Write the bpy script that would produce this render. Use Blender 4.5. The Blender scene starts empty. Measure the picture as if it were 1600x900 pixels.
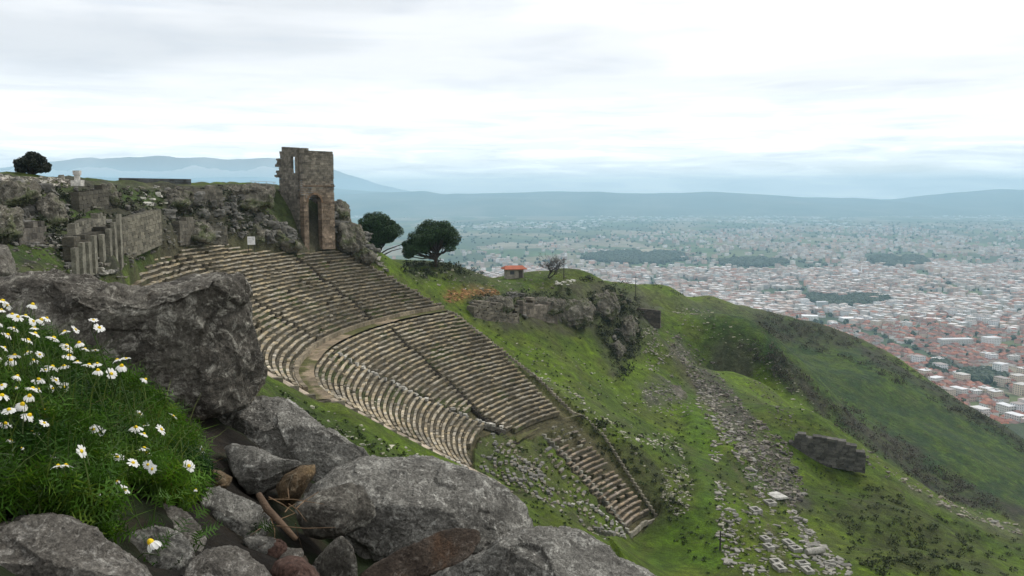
import bpy, bmesh, math, random
import numpy as np
from mathutils import Vector, Matrix

R = math.radians
rng = np.random.default_rng(7)
random.seed(7)
sc = bpy.context.scene
col = sc.collection

# ------------------------------------------------------------------ camera
FPX = 1330.0; HOR = 305.0; TH = math.atan((450 - HOR) / FPX)
cam_d = bpy.data.cameras.new('camera'); cam = bpy.data.objects.new('camera', cam_d); col.objects.link(cam)
cam_d.lens = 36 * FPX / 1600; cam_d.sensor_width = 36
cam_d.clip_start = 0.05; cam_d.clip_end = 120000
cam.location = (0, 0, 0); cam.rotation_euler = (R(90) - TH, 0, 0)
sc.camera = cam
sc.render.resolution_x = 1024; sc.render.resolution_y = 576
sc.view_settings.view_transform = 'Standard'; sc.view_settings.look = 'None'
sc.view_settings.exposure = 0.5; sc.view_settings.gamma = 1.0
sc.cycles.max_bounces = 6; sc.cycles.diffuse_bounces = 3; sc.cycles.volume_bounces = 3
sc.cycles.transparent_max_bounces = 8

# ------------------------------------------------------------------ world: overcast sky
SUN_EL, SUN_AZ = R(48), R(60)       # sun behind the cloud, high to the right
w = bpy.data.worlds.new('World'); sc.world = w; w.use_nodes = True
nt = w.node_tree; N = nt.nodes; L = nt.links; N.clear()
def node(t, **k):
    n = N.new(t)
    for a, b in k.items(): setattr(n, a, b)
    return n
out = node('ShaderNodeOutputWorld'); mixs = node('ShaderNodeMixShader')
bgs = node('ShaderNodeBackground'); bgc = node('ShaderNodeBackground')
sky = node('ShaderNodeTexSky', sky_type='NISHITA', sun_disc=False)
sky.sun_elevation = SUN_EL; sky.sun_rotation = SUN_AZ; sky.altitude = 300; sky.dust_density = 2.0
L.new(sky.outputs[0], bgs.inputs[0]); bgs.inputs[1].default_value = 0.11
tc = node('ShaderNodeTexCoord')
sep = node('ShaderNodeSeparateXYZ'); L.new(tc.outputs['Generated'], sep.inputs[0])
def wmap(sx, sy, sz, loc=(0, 0, 0)):
    m = node('ShaderNodeMapping'); m.inputs['Scale'].default_value = (sx, sy, sz); m.inputs['Location'].default_value = loc
    L.new(tc.outputs['Generated'], m.inputs[0]); return m
def wnoise(m, scale, detail, rough=0.55, dist=0.0):
    n = node('ShaderNodeTexNoise'); n.inputs['Scale'].default_value = scale; n.inputs['Detail'].default_value = detail
    n.inputs['Roughness'].default_value = rough; n.inputs['Distortion'].default_value = dist
    L.new(m.outputs[0], n.inputs['Vector']); return n
def wramp(src, stops, interp='EASE'):
    r = node('ShaderNodeValToRGB'); r.color_ramp.interpolation = interp
    e = r.color_ramp.elements
    while len(e) < len(stops): e.new(0.5)
    for i, (p, c) in enumerate(stops): e[i].position = p; e[i].color = (*c, 1) if not isinstance(c, float) else (c, c, c, 1)
    L.new(src, r.inputs[0]); return r
n1 = wnoise(wmap(1.0, 1.0, 6.0, (3.1, 0.4, 0.2)), 1.6, 5, 0.5, 0.25)     # wide soft cloud sheets
n2 = wnoise(wmap(1.6, 1.6, 9.0, (1.7, 2.2, 1.0)), 3.2, 7, 0.55, 0.4)    # finer streaks
r1 = wramp(n1.outputs[0], [(0.36, (0.51, 0.522, 0.545)), (0.50, (0.615, 0.62, 0.635)), (0.64, (0.76, 0.755, 0.745))])
r2 = wramp(n2.outputs[0], [(0.30, (0.86, 0.88, 0.91)), (0.55, (1.0, 1.0, 1.0))])
mul = node('ShaderNodeMix', data_type='RGBA', blend_type='MULTIPLY'); mul.inputs[0].default_value = 0.75
L.new(r1.outputs[0], mul.inputs[6]); L.new(r2.outputs[0], mul.inputs[7])
# bright bank of cloud low over the horizon
hz = wramp(sep.outputs['Z'], [(0.0, 1.0), (0.045, 1.0), (0.15, 0.0)])
n3 = wnoise(wmap(2.2, 2.2, 22.0), 4.0, 8, 0.6, 0.5)
r3 = wramp(n3.outputs[0], [(0.33, (0.66, 0.675, 0.69)), (0.47, (0.80, 0.80, 0.80)), (0.62, (0.98, 0.97, 0.95))])
mx = node('ShaderNodeMix', data_type='RGBA'); L.new(hz.outputs[0], mx.inputs[0])
L.new(mul.outputs[2], mx.inputs[6]); L.new(r3.outputs[0], mx.inputs[7])
L.new(mx.outputs[2], bgc.inputs[0]); bgc.inputs[1].default_value = 1.22
# thin gaps where blue sky shows, mostly low down
n4 = wnoise(wmap(1.0, 1.0, 26.0, (0.3, 5.0, 0.0)), 2.6, 6, 0.5, 0.3)
gap = wramp(n4.outputs[0], [(0.58, 0.0), (0.74, 0.30)])
gz = wramp(sep.outputs['Z'], [(0.0, 1.0), (0.08, 0.5), (0.25, 0.25)])
gm = node('ShaderNodeMath', operation='MULTIPLY'); L.new(gap.outputs[0], gm.inputs[0]); L.new(gz.outputs[0], gm.inputs[1])
L.new(gm.outputs[0], mixs.inputs[0]); L.new(bgc.outputs[0], mixs.inputs[1]); L.new(bgs.outputs[0], mixs.inputs[2])
L.new(mixs.outputs[0], out.inputs[0])
w.cycles.sampling_method = 'MANUAL'; w.cycles.sample_map_resolution = 512

# ------------------------------------------------------------------ sun
sd = bpy.data.lights.new('sun', 'SUN'); sun = bpy.data.objects.new('sun', sd); col.objects.link(sun)
sd.energy = 1.5; sd.angle = R(14); sd.color = (1.0, 0.95, 0.88)
dirv = Vector((math.sin(SUN_AZ) * math.cos(SUN_EL), math.cos(SUN_AZ) * math.cos(SUN_EL), math.sin(SUN_EL)))
sun.rotation_euler = dirv.to_track_quat('Z', 'Y').to_euler()

# ------------------------------------------------------------------ camera maths (used to measure the place from the photograph)
CT, ST = math.cos(TH), math.sin(TH)
def ray(u, v):
    x = (np.asarray(u, float) - 800) / FPX; yc = (450 - np.asarray(v, float)) / FPX
    y = CT + ST * yc; z = -ST + CT * yc
    return x / y, z / y
def P(u, v, Y):
    a, b = ray(u, v); return np.stack(np.broadcast_arrays(a * Y, Y, b * Y), -1).astype(float)
def proj(p):
    p = np.asarray(p, float); X, Y, Z = p[..., 0], p[..., 1], p[..., 2]
    f = CT * Y - ST * Z; up = ST * Y + CT * Z
    f = np.where(f < 1e-3, 1e-3, f)
    return 800 + FPX * X / f, 450 - FPX * up / f
def inpoly(u, v, poly):
    u = np.asarray(u, float); v = np.asarray(v, float); r = np.zeros(u.shape, bool)
    n = len(poly)
    for i in range(n):
        x0, y0 = poly[i]; x1, y1 = poly[(i + 1) % n]
        if y0 == y1: continue
        c = ((y0 > v) != (y1 > v)) & (u < (x1 - x0) * (v - y0) / (y1 - y0) + x0)
        r ^= c
    return r
def sstep(a, b, x):
    t = np.clip((x - a) / (b - a), 0, 1); return t * t * (3 - 2 * t)

# ------------------------------------------------------------------ noise
def _h(ix, iy, iz, s):
    ix, iy, iz = np.atleast_1d(ix), np.atleast_1d(iy), np.atleast_1d(iz)
    h = (ix * 374761393 + iy * 668265263 + iz * 2147483647 + s * 974634777) & 0xffffffff
    h = ((h ^ (h >> 13)) * 1274126177) & 0xffffffff
    h = ((h ^ (h >> 16)) * 2246822519) & 0xffffffff
    return ((h ^ (h >> 15)) & 0xffff) / 32767.5 - 1.0
def vn(p, s=0):
    p = np.asarray(p, float); i = np.floor(p).astype(np.int64); f = p - i; f = f * f * f * (f * (f * 6 - 15) + 10)
    r = 0
    for dx in (0, 1):
        wx = f[..., 0] if dx else 1 - f[..., 0]
        for dy in (0, 1):
            wy = f[..., 1] if dy else 1 - f[..., 1]
            for dz in (0, 1):
                wz = f[..., 2] if dz else 1 - f[..., 2]
                r = r + wx * wy * wz * _h(i[..., 0] + dx, i[..., 1] + dy, i[..., 2] + dz, s)
    return r
def fbm(p, o=4, s=0, g=0.5):
    a = 1.0; t = 0; q = np.asarray(p, float) + s * 3.7
    for k in range(o): t = t + a * vn(q, s + k); q = q * 2.03 + 11.3; a *= g
    return t
def fbm2(x, y, sc_, o=4, s=0, g=0.5):
    return fbm(np.stack([x * sc_, y * sc_, np.zeros_like(x)], -1), o, s, g)
def ridged(p, o=4, s=0):
    a = 1.0; t = 0; q = np.asarray(p, float) + s * 5.1
    for k in range(o): t = t + a * (1 - 2 * np.abs(vn(q, s + k))); q = q * 2.1 + 7.7; a *= 0.5
    return t

def facet(p, s=0, tilt=.9):
    """broken-rock relief: every cell of a jittered lattice is a tilted plane"""
    p = np.asarray(p, float); i0 = np.floor(p).astype(np.int64); best = np.full(p.shape[:-1], 1e9); val = np.zeros(p.shape[:-1])
    for dx in (-1, 0, 1):
        for dy in (-1, 0, 1):
            for dz in (-1, 0, 1):
                c = i0 + np.array((dx, dy, dz)); h = [_h(c[..., 0], c[..., 1], c[..., 2], s + k) for k in range(3)]
                q = c + .5 + .42 * np.stack(h, -1); d = p - q; dd = (d * d).sum(-1); k = dd < best
                v = h[0] * .5 + tilt * (d[..., 0] * h[1] + d[..., 1] * h[2] + d[..., 2] * h[0]); best = np.where(k, dd, best); val = np.where(k, v, val)
    return val

# ------------------------------------------------------------------ object helpers
def link(o, parent=None):
    col.objects.link(o)
    if parent is not None: o.parent = parent
    return o
def tag(o, label=None, cat=None, group=None, kind=None):
    if label: o['label'] = label
    if cat: o['category'] = cat
    if group: o['group'] = group
    if kind: o['kind'] = kind
    return o
def empty(name, loc, rz=0):
    o = bpy.data.objects.new(name, None); o.location = loc; o.rotation_euler = (0, 0, rz)
    o.empty_display_size = 0.2; col.objects.link(o); return o
def mesh_data(name, v, f, colr=None, smooth=False, mat=None):
    """v Nx3, f list of tuples or an int array MxK, colr Nx3 per vertex"""
    me = bpy.data.meshes.new(name); v = np.asarray(v, np.float32)
    if isinstance(f, np.ndarray):
        k = f.shape[1]; me.vertices.add(len(v)); me.vertices.foreach_set('co', v.ravel())
        me.loops.add(f.size); me.loops.foreach_set('vertex_index', f.astype(np.int32).ravel())
        me.polygons.add(len(f)); me.polygons.foreach_set('loop_start', np.arange(0, f.size, k, dtype=np.int32))
        me.polygons.foreach_set('loop_total', np.full(len(f), k, np.int32))
        me.update(calc_edges=True)
    else:
        me.from_pydata([tuple(map(float, a)) for a in v], [], [tuple(int(i) for i in a) for a in f]); me.update()
    if colr is not None:
        ca = me.color_attributes.new('Col', 'FLOAT_COLOR', 'POINT')
        c = np.ones((len(v), 4), np.float32); c[:, :3] = np.clip(colr, 0, 1); ca.data.foreach_set('color', c.ravel())
    me.polygons.foreach_set('use_smooth', np.full(len(me.polygons), bool(smooth)))
    if mat is not None: me.materials.append(mat)
    return me
def mobj(name, v, f, colr=None, smooth=False, mat=None, parent=None, loc=None):
    v = np.asarray(v, float)
    if parent is not None and loc is None: loc = (0, 0, 0); v = v - np.array(parent.location)
    elif loc is not None: v = v - np.array(loc)
    else: loc = (0, 0, 0)
    o = bpy.data.objects.new(name, mesh_data(name, v, f, colr, smooth, mat)); o.location = loc
    return link(o, parent)
BOXF = np.array([(0, 3, 2, 1), (4, 5, 6, 7), (0, 1, 5, 4), (1, 2, 6, 5), (2, 3, 7, 6), (3, 0, 4, 7)])
BOXV = np.array([(-.5, -.5, 0), (.5, -.5, 0), (.5, .5, 0), (-.5, .5, 0), (-.5, -.5, 1), (.5, -.5, 1), (.5, .5, 1), (-.5, .5, 1)])
class MB:
    def __init__(s): s.v = []; s.f = []; s.c = []; s.n = 0
    def add(s, v, f, c=(0.3, 0.3, 0.3)):
        v = np.asarray(v, float); s.v.append(v); s.f += [tuple(int(i) + s.n for i in a) for a in f]
        c = np.asarray(c, float); s.c.append(np.broadcast_to(c, v.shape) if c.ndim == 1 else c); s.n += len(v)
    def boxes(s, cen, size, yaw=0, colr=(0.3, 0.3, 0.3), jit=0.0, tilt=0.0):
        """many boxes: cen = middle of the bottom face"""
        cen = np.atleast_2d(np.asarray(cen, float)); n = len(cen)
        size = np.broadcast_to(np.asarray(size, float), (n, 3)); yaw = np.broadcast_to(np.asarray(yaw, float), (n,))
        v = BOXV[None] * size[:, None, :]
        if jit: v = v + (rng.random(v.shape) - .5) * jit * size[:, None, :]
        if tilt:
            t1 = rng.normal(size=n) * tilt; t2 = rng.normal(size=n) * tilt
            z = v[..., 2] + v[..., 0] * t1[:, None] + v[..., 1] * t2[:, None]
            v = np.stack([v[..., 0] - v[..., 2] * t1[:, None], v[..., 1] - v[..., 2] * t2[:, None], z], -1)
        c, q = np.cos(yaw)[:, None], np.sin(yaw)[:, None]
        v = np.stack([v[..., 0] * c - v[..., 1] * q, v[..., 0] * q + v[..., 1] * c, v[..., 2]], -1) + cen[:, None, :]
        f = (BOXF[None] + (np.arange(n) * 8)[:, None, None] + s.n).reshape(-1, 4)
        s.f += f.tolist(); s.v.append(v.reshape(-1, 3)); s.n += 8 * n
        cc = np.broadcast_to(np.asarray(colr, float), (n, 3)); s.c.append(np.repeat(cc, 8, 0))
    def tube(s, pts, rad, c=(0.1, 0.08, 0.06), k=6, cap=True):
        pts = np.asarray(pts, float); n = len(pts); rad = np.broadcast_to(rad, (n,)); b = s.n
        V = []
        for i in range(n):
            d = pts[min(i + 1, n - 1)] - pts[max(i - 1, 0)]; d = d / (np.linalg.norm(d) + 1e-9)
            a = np.cross(d, (0.31, 0.17, 0.93)) if abs(d[2]) < .9 else np.cross(d, (1, .1, 0)); a /= np.linalg.norm(a); e = np.cross(d, a)
            t = np.arange(k) * 2 * math.pi / k
            V.append(pts[i] + rad[i] * (np.cos(t)[:, None] * a + np.sin(t)[:, None] * e))
        f = [(i * k + j, i * k + (j + 1) % k, (i + 1) * k + (j + 1) % k, (i + 1) * k + j) for i in range(n - 1) for j in range(k)]
        if cap: f += [tuple(range(k))[::-1], tuple((n - 1) * k + j for j in range(k))]
        s.add(np.concatenate(V), f, c)
    def build(s, name, mat, parent=None, loc=None, smooth=False):
        v = np.concatenate(s.v); c = np.concatenate(s.c)
        f = np.array(s.f) if all(len(a) == len(s.f[0]) for a in s.f[:2000]) and len(set(map(len, s.f))) == 1 else s.f
        return mobj(name, v, f, c, smooth, mat, parent, loc)

REG = []
def reg(o, descr, p): u, v = proj(np.array([float(q) for q in p])); REG.append((o, descr, float(u), float(v)))
def ordinal(n): return ['nearest', 'second nearest', 'third nearest', 'fourth nearest', 'fifth nearest'][n - 1] if n < 6 else '%d%s nearest' % (n, 'th' if 10 <= n % 100 <= 20 else {1: 'st', 2: 'nd', 3: 'rd'}.get(n % 10, 'th'))
def placed(o, p): o.location = tuple(float(x) for x in p); return o

# ------------------------------------------------------------------ materials
def material(name):
    m = bpy.data.materials.new(name); m.use_nodes = True; t = m.node_tree; t.nodes.clear()
    o = t.nodes.new('ShaderNodeOutputMaterial'); b = t.nodes.new('ShaderNodeBsdfPrincipled')
    t.links.new(b.outputs[0], o.inputs[0]); b.inputs['Roughness'].default_value = 0.9
    b.inputs['Specular IOR Level'].default_value = 0.25
    return m, t, b
class NG:
    def __init__(s, t): s.t = t; s.tc = t.nodes.new('ShaderNodeTexCoord')
    def n(s, k, **a):
        x = s.t.nodes.new(k)
        for i, j in a.items(): setattr(x, i, j)
        return x
    def noise(s, scale, detail=5, rough=.55, dist=0, co='Object', sc3=None):
        x = s.n('ShaderNodeTexNoise'); x.inputs['Scale'].default_value = scale; x.inputs['Detail'].default_value = detail
        x.inputs['Roughness'].default_value = rough; x.inputs['Distortion'].default_value = dist
        src = s.tc.outputs[co]
        if sc3:
            m = s.n('ShaderNodeMapping'); m.inputs['Scale'].default_value = sc3; s.t.links.new(src, m.inputs[0]); src = m.outputs[0]
        s.t.links.new(src, x.inputs['Vector']); return x.outputs[0]
    def vor(s, scale, feat='F1', out='Distance', co='Object', rnd=1.0):
        x = s.n('ShaderNodeTexVoronoi', feature=feat); x.inputs['Scale'].default_value = scale; x.inputs['Randomness'].default_value = rnd
        s.t.links.new(s.tc.outputs[co], x.inputs['Vector']); return x.outputs[out]
    def ramp(s, src, stops, interp='LINEAR'):
        r = s.n('ShaderNodeValToRGB'); r.color_ramp.interpolation = interp; e = r.color_ramp.elements
        while len(e) < len(stops): e.new(.5)
        for i, (p, c) in enumerate(stops): e[i].position = p; e[i].color = (*c, 1) if not isinstance(c, (int, float)) else (c, c, c, 1)
        s.t.links.new(src, r.inputs[0]); return r.outputs[0]
    def mix(s, f, a, b, mode='MIX'):
        x = s.n('ShaderNodeMix', data_type='RGBA', blend_type=mode)
        for i, q in ((0, f), (6, a), (7, b)):
            if hasattr(q, 'links'): s.t.links.new(q, x.inputs[i])
            elif i == 0: x.inputs[0].default_value = q
            else: x.inputs[i].default_value = (*q, 1)
        return x.outputs[2]
    def attr(s, n='Col'):
        a = s.n('ShaderNodeAttribute'); a.attribute_name = n; return a.outputs['Color']
    def math(s, op, a, b):
        x = s.n('ShaderNodeMath', operation=op)
        for i, q in ((0, a), (1, b)):
            if hasattr(q, 'links'): s.t.links.new(q, x.inputs[i])
            else: x.inputs[i].default_value = q
        return x.outputs[0]
    def bump(s, h, strength, dist, prev=None):
        b = s.n('ShaderNodeBump'); b.inputs['Strength'].default_value = strength; b.inputs['Distance'].default_value = dist
        s.t.links.new(h, b.inputs['Height'])
        if prev is not None: s.t.links.new(prev, b.inputs['Normal'])
        return b.outputs[0]
def attr_mat(name, nscale, lo=.55, hi=1.35, bump=.1, rough=.9, fine=None):
    """vertex colour (the material's own colour, block by block) broken up with noise"""
    m, t, b = material(name); g = NG(t)
    k = g.ramp(g.noise(nscale, 6, .65), [(.3, lo), (.7, hi)])
    c = g.mix(1.0, g.attr(), k, 'MULTIPLY')
    if fine: c = g.mix(1.0, c, g.ramp(g.noise(fine, 4, .7), [(.3, .6), (.7, 1.4)]), 'MULTIPLY')
    t.links.new(c, b.inputs['Base Color']); b.inputs['Roughness'].default_value = rough
    if bump: t.links.new(g.bump(g.noise(nscale * 1.7, 8, .7), .8, bump), b.inputs['Normal'])
    return m
M = {}
M['stone'] = attr_mat('weathered_stone', 1.2, .55, 1.4, .12, fine=7)
M['city'] = attr_mat('town_walls', .12, .85, 1.12, 0)
M['leaf'] = attr_mat('leaf', 1.0, .6, 1.4, 0, .7)
M['wood'] = attr_mat('bark', 6, .6, 1.3, .02)
M['paint'] = attr_mat('painted_metal', 3, .92, 1.05, 0, .5)
def rock_mat(name, dark, mid, light, warm, sc_=3.0, lich=.52, warmth=.62):
    m, t, b = material(name); g = NG(t)
    base = g.ramp(g.noise(sc_ * 1.2, 9, .68, .6), [(.30, dark), (.50, mid), (.72, light)])
    wm = g.ramp(g.noise(sc_ * .8, 6, .6, .3, sc3=(1.2, .9, 1.4)), [(warmth, 0), (warmth + .12, .8)])
    base = g.mix(wm, base, warm)
    li = g.ramp(g.noise(sc_ * 5.5, 8, .78, .8), [(lich, 0), (lich + .09, .85)])
    base = g.mix(li, base, tuple(min(1, x * 1.25 + .06) for x in light))
    sp = g.ramp(g.noise(sc_ * 26, 6, .85), [(.30, .10), (.45, .72), (.56, 1.10), (.70, 2.2)])
    base = g.mix(1.0, base, sp, 'MULTIPLY')
    cr = g.ramp(g.vor(sc_ * 11), [(0.0, .35), (.16, 1.0)])
    base = g.mix(.5, base, g.mix(1.0, base, cr, 'MULTIPLY'))
    t.links.new(base, b.inputs['Base Color']); b.inputs['Roughness'].default_value = .93
    n = g.bump(g.noise(sc_ * 4, 10, .72, .5), 1.0, .045)
    n = g.bump(g.noise(sc_ * 28, 6, .8), .9, .010, n)
    n = g.bump(g.ramp(g.vor(sc_ * 11), [(0, 0), (.2, 1)]), .5, .008, n)
    t.links.new(n, b.inputs['Normal']); return m
M['rock_dark'] = rock_mat('dark_lichened_rock', (.056, .051, .044), (.165, .152, .128), (.40, .38, .32), (.25, .19, .12), 5, .52, .62)
M['rock_grey'] = rock_mat('grey_rock', (.092, .088, .078), (.275, .265, .235), (.53, .515, .46), (.21, .17, .12), 6, .52, .66)
M['rock_pale'] = rock_mat('pale_rock', (.085, .078, .068), (.19, .175, .15), (.36, .34, .30), (.25, .18, .11), 7, .52, .60)
M['rock_brown'] = rock_mat('brown_rock', (.034, .026, .020), (.10, .076, .058), (.22, .185, .15), (.16, .09, .05), 9, .56, .50)
M['rock_ochre'] = rock_mat('ochre_rock', (.07, .05, .03), (.20, .14, .08), (.33, .27, .18), (.30, .19, .07), 5, .56, .5)
M['rock_red'] = rock_mat('reddish_rock', (.06, .032, .025), (.15, .09, .07), (.24, .18, .15), (.20, .10, .06), 4, .58, .5)
M['rock_far'] = rock_mat('outcrop_rock', (.050, .046, .036), (.115, .105, .083), (.25, .235, .19), (.055, .070, .020), .45, .56, .49)
# ================================================================== THE THEATRE'S CONE
CX, CY = 26.2, 93.9
ZR = np.array([(0, -49.6), (13, -40.0), (26.3, -30.3), (28.0, -30.1), (46.0, -17.5), (47.6, -17.15), (66, -4.9), (90, 6)])
def zc_of(r): return np.interp(r, ZR[:, 0], ZR[:, 1])
D1 = [(700, 485), (645, 495), (592, 508), (540, 528), (490, 560), (479, 575), (478, 595), (485, 608)]
_a, _b = ray(*np.array(D1, float).T); _Y = -17.2 / _b; _X = _a * _Y
_ph = np.arctan2(_Y - CY, -(_X - CX)); _g = 47.0 / np.hypot(_X - CX, _Y - CY) - 1
_o = np.argsort(_ph); PHG, GG = _ph[_o], _g[_o]
GG = np.convolve(np.r_[GG[0], GG, GG[-1]], [.25, .5, .25], 'valid')
def reff(X, Y):
    r = np.hypot(X - CX, Y - CY); ph = np.arctan2(Y - CY, -(X - CX))
    return r * (1 + np.interp(ph, PHG, GG) * sstep(18, 44, r)), ph
def ract(Rn, ph):
    r = Rn * 1.0 + 0 * ph; g = np.interp(ph, PHG, GG)
    for _ in range(12): r = Rn / (1 + g * sstep(18, 44, r))
    return r
def zcone(X, Y): return zc_of(reff(X, Y)[0])
def xy_of(Rn, ph):
    r = ract(Rn, ph); return CX - r * np.cos(ph), CY + r * np.sin(ph)
POLY_BOWL = [(205, 450), (235, 415), (270, 396), (312, 378), (345, 384), (400, 393), (458, 400), (500, 392), (540, 393),
             (600, 428), (700, 485), (800, 560), (912, 650), (880, 665), (810, 690), (785, 672), (752, 680), (738, 700), (748, 790), (400, 790), (100, 600)]
POLY_ROWS = [(205, 450), (235, 415), (270, 396), (312, 378), (345, 384), (400, 393), (458, 400), (500, 392), (540, 393),
             (600, 428), (700, 485), (800, 560), (910, 650), (880, 668), (810, 692), (785, 668), (752, 678), (735, 700), (742, 790), (400, 790), (100, 600)]
POLY_LOW = [(905, 655), (945, 682), (1030, 812), (985, 838), (850, 683), (880, 668)]          # best kept wedge of the lowest rows
POLY_RUIN = [(748, 790), (738, 700), (752, 680), (785, 672), (850, 683), (985, 838), (955, 880), (880, 890), (800, 840)]
def ph_edge(r): return np.interp(r, [13, 28, 47, 66], [-.50, -.42, -.52, -.50])      # where the bowl ends on the near side
def ph_seat(r): return ph_edge(r) + 3.5 / np.maximum(r, 10)

# ================================================================== HILLSIDE
CP = []
def cp(u, v, Y, dz=0): p = P(u, v, Y); CP.append((p[0], p[1], p[2] + dz))
for a in [ # plateau beyond the bowl
    (678,410,150),(800,432,190),(735,420,160),(700,460,140),(850,445,200),(950,448,240),(980,470,250),(640,420,137),(600,415,130),
    (720,462,142),(800,460,156),(880,456,172),(950,448,186),(760,440,172),(900,440,225),
    (740,505,136),(800,520,143),(870,510,157),(960,560,165),(1000,500,192),(930,500,172),
    # slope down to the terrace
    (800,580,125),(900,600,130),(1000,640,135),(955,680,113),(860,560,138),(940,620,128),(1040,600,165),(1040,780,104),(1080,700,130),
    (1000,560,175),(1020,540,205),(1050,500,262),(1000,490,262),(1080,500,270),(1150,540,235),(1200,600,205),(1100,490,300),(1150,500,300),
    (1150,580,200),(1220,650,170),(1160,620,175),
    # beyond the terrace: retaining wall, spur
    (1260,640,158),(1290,660,170),(1350,700,160),(1450,760,160),(1500,790,160),(1600,822,160),(1700,860,160),
    (1290,735,141),(1350,735,143),(1400,740,150),(1400,800,130),(1500,860,125),(1590,895,120),(1400,880,104),(1340,860,100),(1300,800,116),
    (1250,770,125),(1450,830,128),
    # far dark slope
    (1250,560,300),(1300,620,270),(1350,600,290),(1450,680,260),(1550,740,250),(1620,790,240),(1400,720,225),(1500,770,225),(1400,640,280),
    (1200,490,380),(1340,530,380),(1400,560,372),(1480,610,352),(1560,660,332),(1600,690,322),(1700,765,300),(1270,510,385),
    (1100,464,370),(1000,446,345),(940,440,330),(1150,515,330),(1100,480,345),(1050,454,342),(1200,582,228),(1150,477,372),(1200,530,330),
    # upper left: ruins above the bowl
    (0,275,80),(100,280,90),(200,292,100),(300,292,110),(420,290,127),(-200,270,75),(-400,270,60),
    (0,300,76),(100,310,84),(200,315,94),(300,320,105),(400,325,115),(0,345,68),(100,355,76),(200,355,86),(300,352,97),(380,358,106),
    (60,400,60),(200,415,70),(120,415,64),(40,425,52),(0,400,56),(-100,400,50),(250,392,80),(300,376,93),
    (470,392,117),(500,388,118),(540,392,120),(560,405,123),(430,375,115),(450,340,122),(540,340,126),(560,385,126),
    # near side of the bowl
    (1000,885,85),
    (300,560,50),(200,500,48)]: cp(*a)
CP += [(20,80,-40),(33,82,-40.3),(20,100,-40),(28,100,-40),(30,114,-40),(36,114,-40.5),(31,132,-40),(37,132,-40),(36,165,-40),(42,165,-40.5),(41,200,-40.2),
       (40,225,-40),(46,225,-40.5),(47,267,-40.5),(30,72,-40),(20,64,-38),(40,70,-41),
       (46,118,-43.5),(48,100,-43),(52,88,-44),(60,70,-45),(80,90,-52),(110,110,-62),(60,120,-47),
       (60,50,-38),(90,50,-46),(40,50,-33),(25,40,-24),(10,30,-17),(0,30,-12.5),(-10,30,-9.5),(-8,18,-6),(10,14,-10),(25,20,-16),(0,8,-4.6),(5,5,-4.5),
       (-15,20,-4.2),(-22,30,-4.0),(-20,45,-6.5),(-14,45,-10.5),(-4,45,-15.5),(-30,30,-3.0),(-40,45,-3.5),(-60,50,-2),(-12,8,-2.5),(-25,10,-2),(-40,10,-1),(-90,60,1),
       (80,195,-66),(110,205,-78),(60,230,-56),(50,300,-45),(60,320,-48),(150,180,-92),(140,130,-80),(200,200,-112),(200,120,-105),(120,60,-66),
       (-60,130,1),(-20,170,-17),(-40,160,-8),(-80,200,-12),(0,200,-22),(20,260,-36),(-60,260,-50),(0,300,-58),(60,400,-75),(120,480,-95),(180,480,-118),
       (250,380,-140),(260,300,-130),(-120,260,-45),(-200,200,-50),(-150,120,-10),(-200,320,-110),(-60,380,-110)]
for x in np.linspace(-700, 800, 8):
    for y in (720, 900): CP.append((x, y, -279))
for y, xl, xr in ((60, -260, 260), (200, -380, 330), (400, -520, 460), (560, -600, 560)): CP.append((xl, y, -150 if y > 100 else -70)); CP.append((xr, y, -200 if y > 100 else -150))
for Rn in (13.5, 20, 27, 34, 41, 47, 53, 60, 64):
    for ph in np.linspace(PHG[0] - .12, PHG[-1] + .05, 9):
        x, y = xy_of(Rn, np.array(ph)); u, v = proj(np.array([x, y, zc_of(Rn)]))
        if inpoly(u, v, POLY_BOWL) or inpoly(u, v, POLY_LOW) or inpoly(u, v, POLY_RUIN): CP.append((float(x), float(y), float(zc_of(Rn)) - .3))
CP += [(-100,160,-3),(-60,110,1.0),(-80,135,-.5),(-100,112,.3),(-140,180,-22),(-110,140,-3),(-60,170,-6),(-100,240,-40),(-60,220,-20),(-50,122,1.2),(-75,100,1.2),(-130,100,0),(-30,150,-10),(-30,190,-20),(-110,190,-16)]
for a in [(575,403,127),(600,415,142),(620,414,150),(650,412,152),(560,397,124),(640,412,165)]: cp(*a)
def cone_hit(u, v):
    a, b_ = ray(u, v); Y = np.linspace(45, 150, 4200); d = b_ * Y - zcone(a * Y, Y); k = np.nonzero(d > 0)[0]; k = k[-1] if len(k) else d.argmax(); return float(a * Y[k]), float(Y[k])
for Rn in (16, 22, 28, 35, 42, 49, 56, 63):
    x0, y0 = xy_of(Rn, np.array(ph_edge(Rn))); z = float(zc_of(Rn))
    for d_, dz_ in ((2, -.1), (6, -1.0), (11, -2.6)): x, y = xy_of(Rn, np.array(ph_edge(Rn) - d_ / Rn)); CP.append((float(x), float(y), z + dz_))
CP = np.array(CP)
def tps_fit(p, lam):
    q = p[:, :2] / 100; n = len(q); d = np.linalg.norm(q[:, None] - q[None], axis=2)
    K = np.where(d > 0, d * d * np.log(d + 1e-12), 0) + lam * np.eye(n)
    Pm = np.c_[np.ones(n), q]; A = np.block([[K, Pm], [Pm.T, np.zeros((3, 3))]])
    return q, np.linalg.solve(A, np.r_[p[:, 2], 0, 0, 0])
TQ, TW = tps_fit(CP, 2e-4)
def tps(x, y):
    s = np.stack([x, y], -1).reshape(-1, 2) / 100; o = np.empty(len(s))
    for i in range(0, len(s), 20000):
        c = s[i:i + 20000]; d2 = ((c[:, None] - TQ[None]) ** 2).sum(2)
        o[i:i + 20000] = (0.5 * d2 * np.log(d2 + 1e-20)) @ TW[:-3] + TW[-3] + c @ TW[-2:]
    return o.reshape(x.shape)
NA, NY = 640, 640
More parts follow.
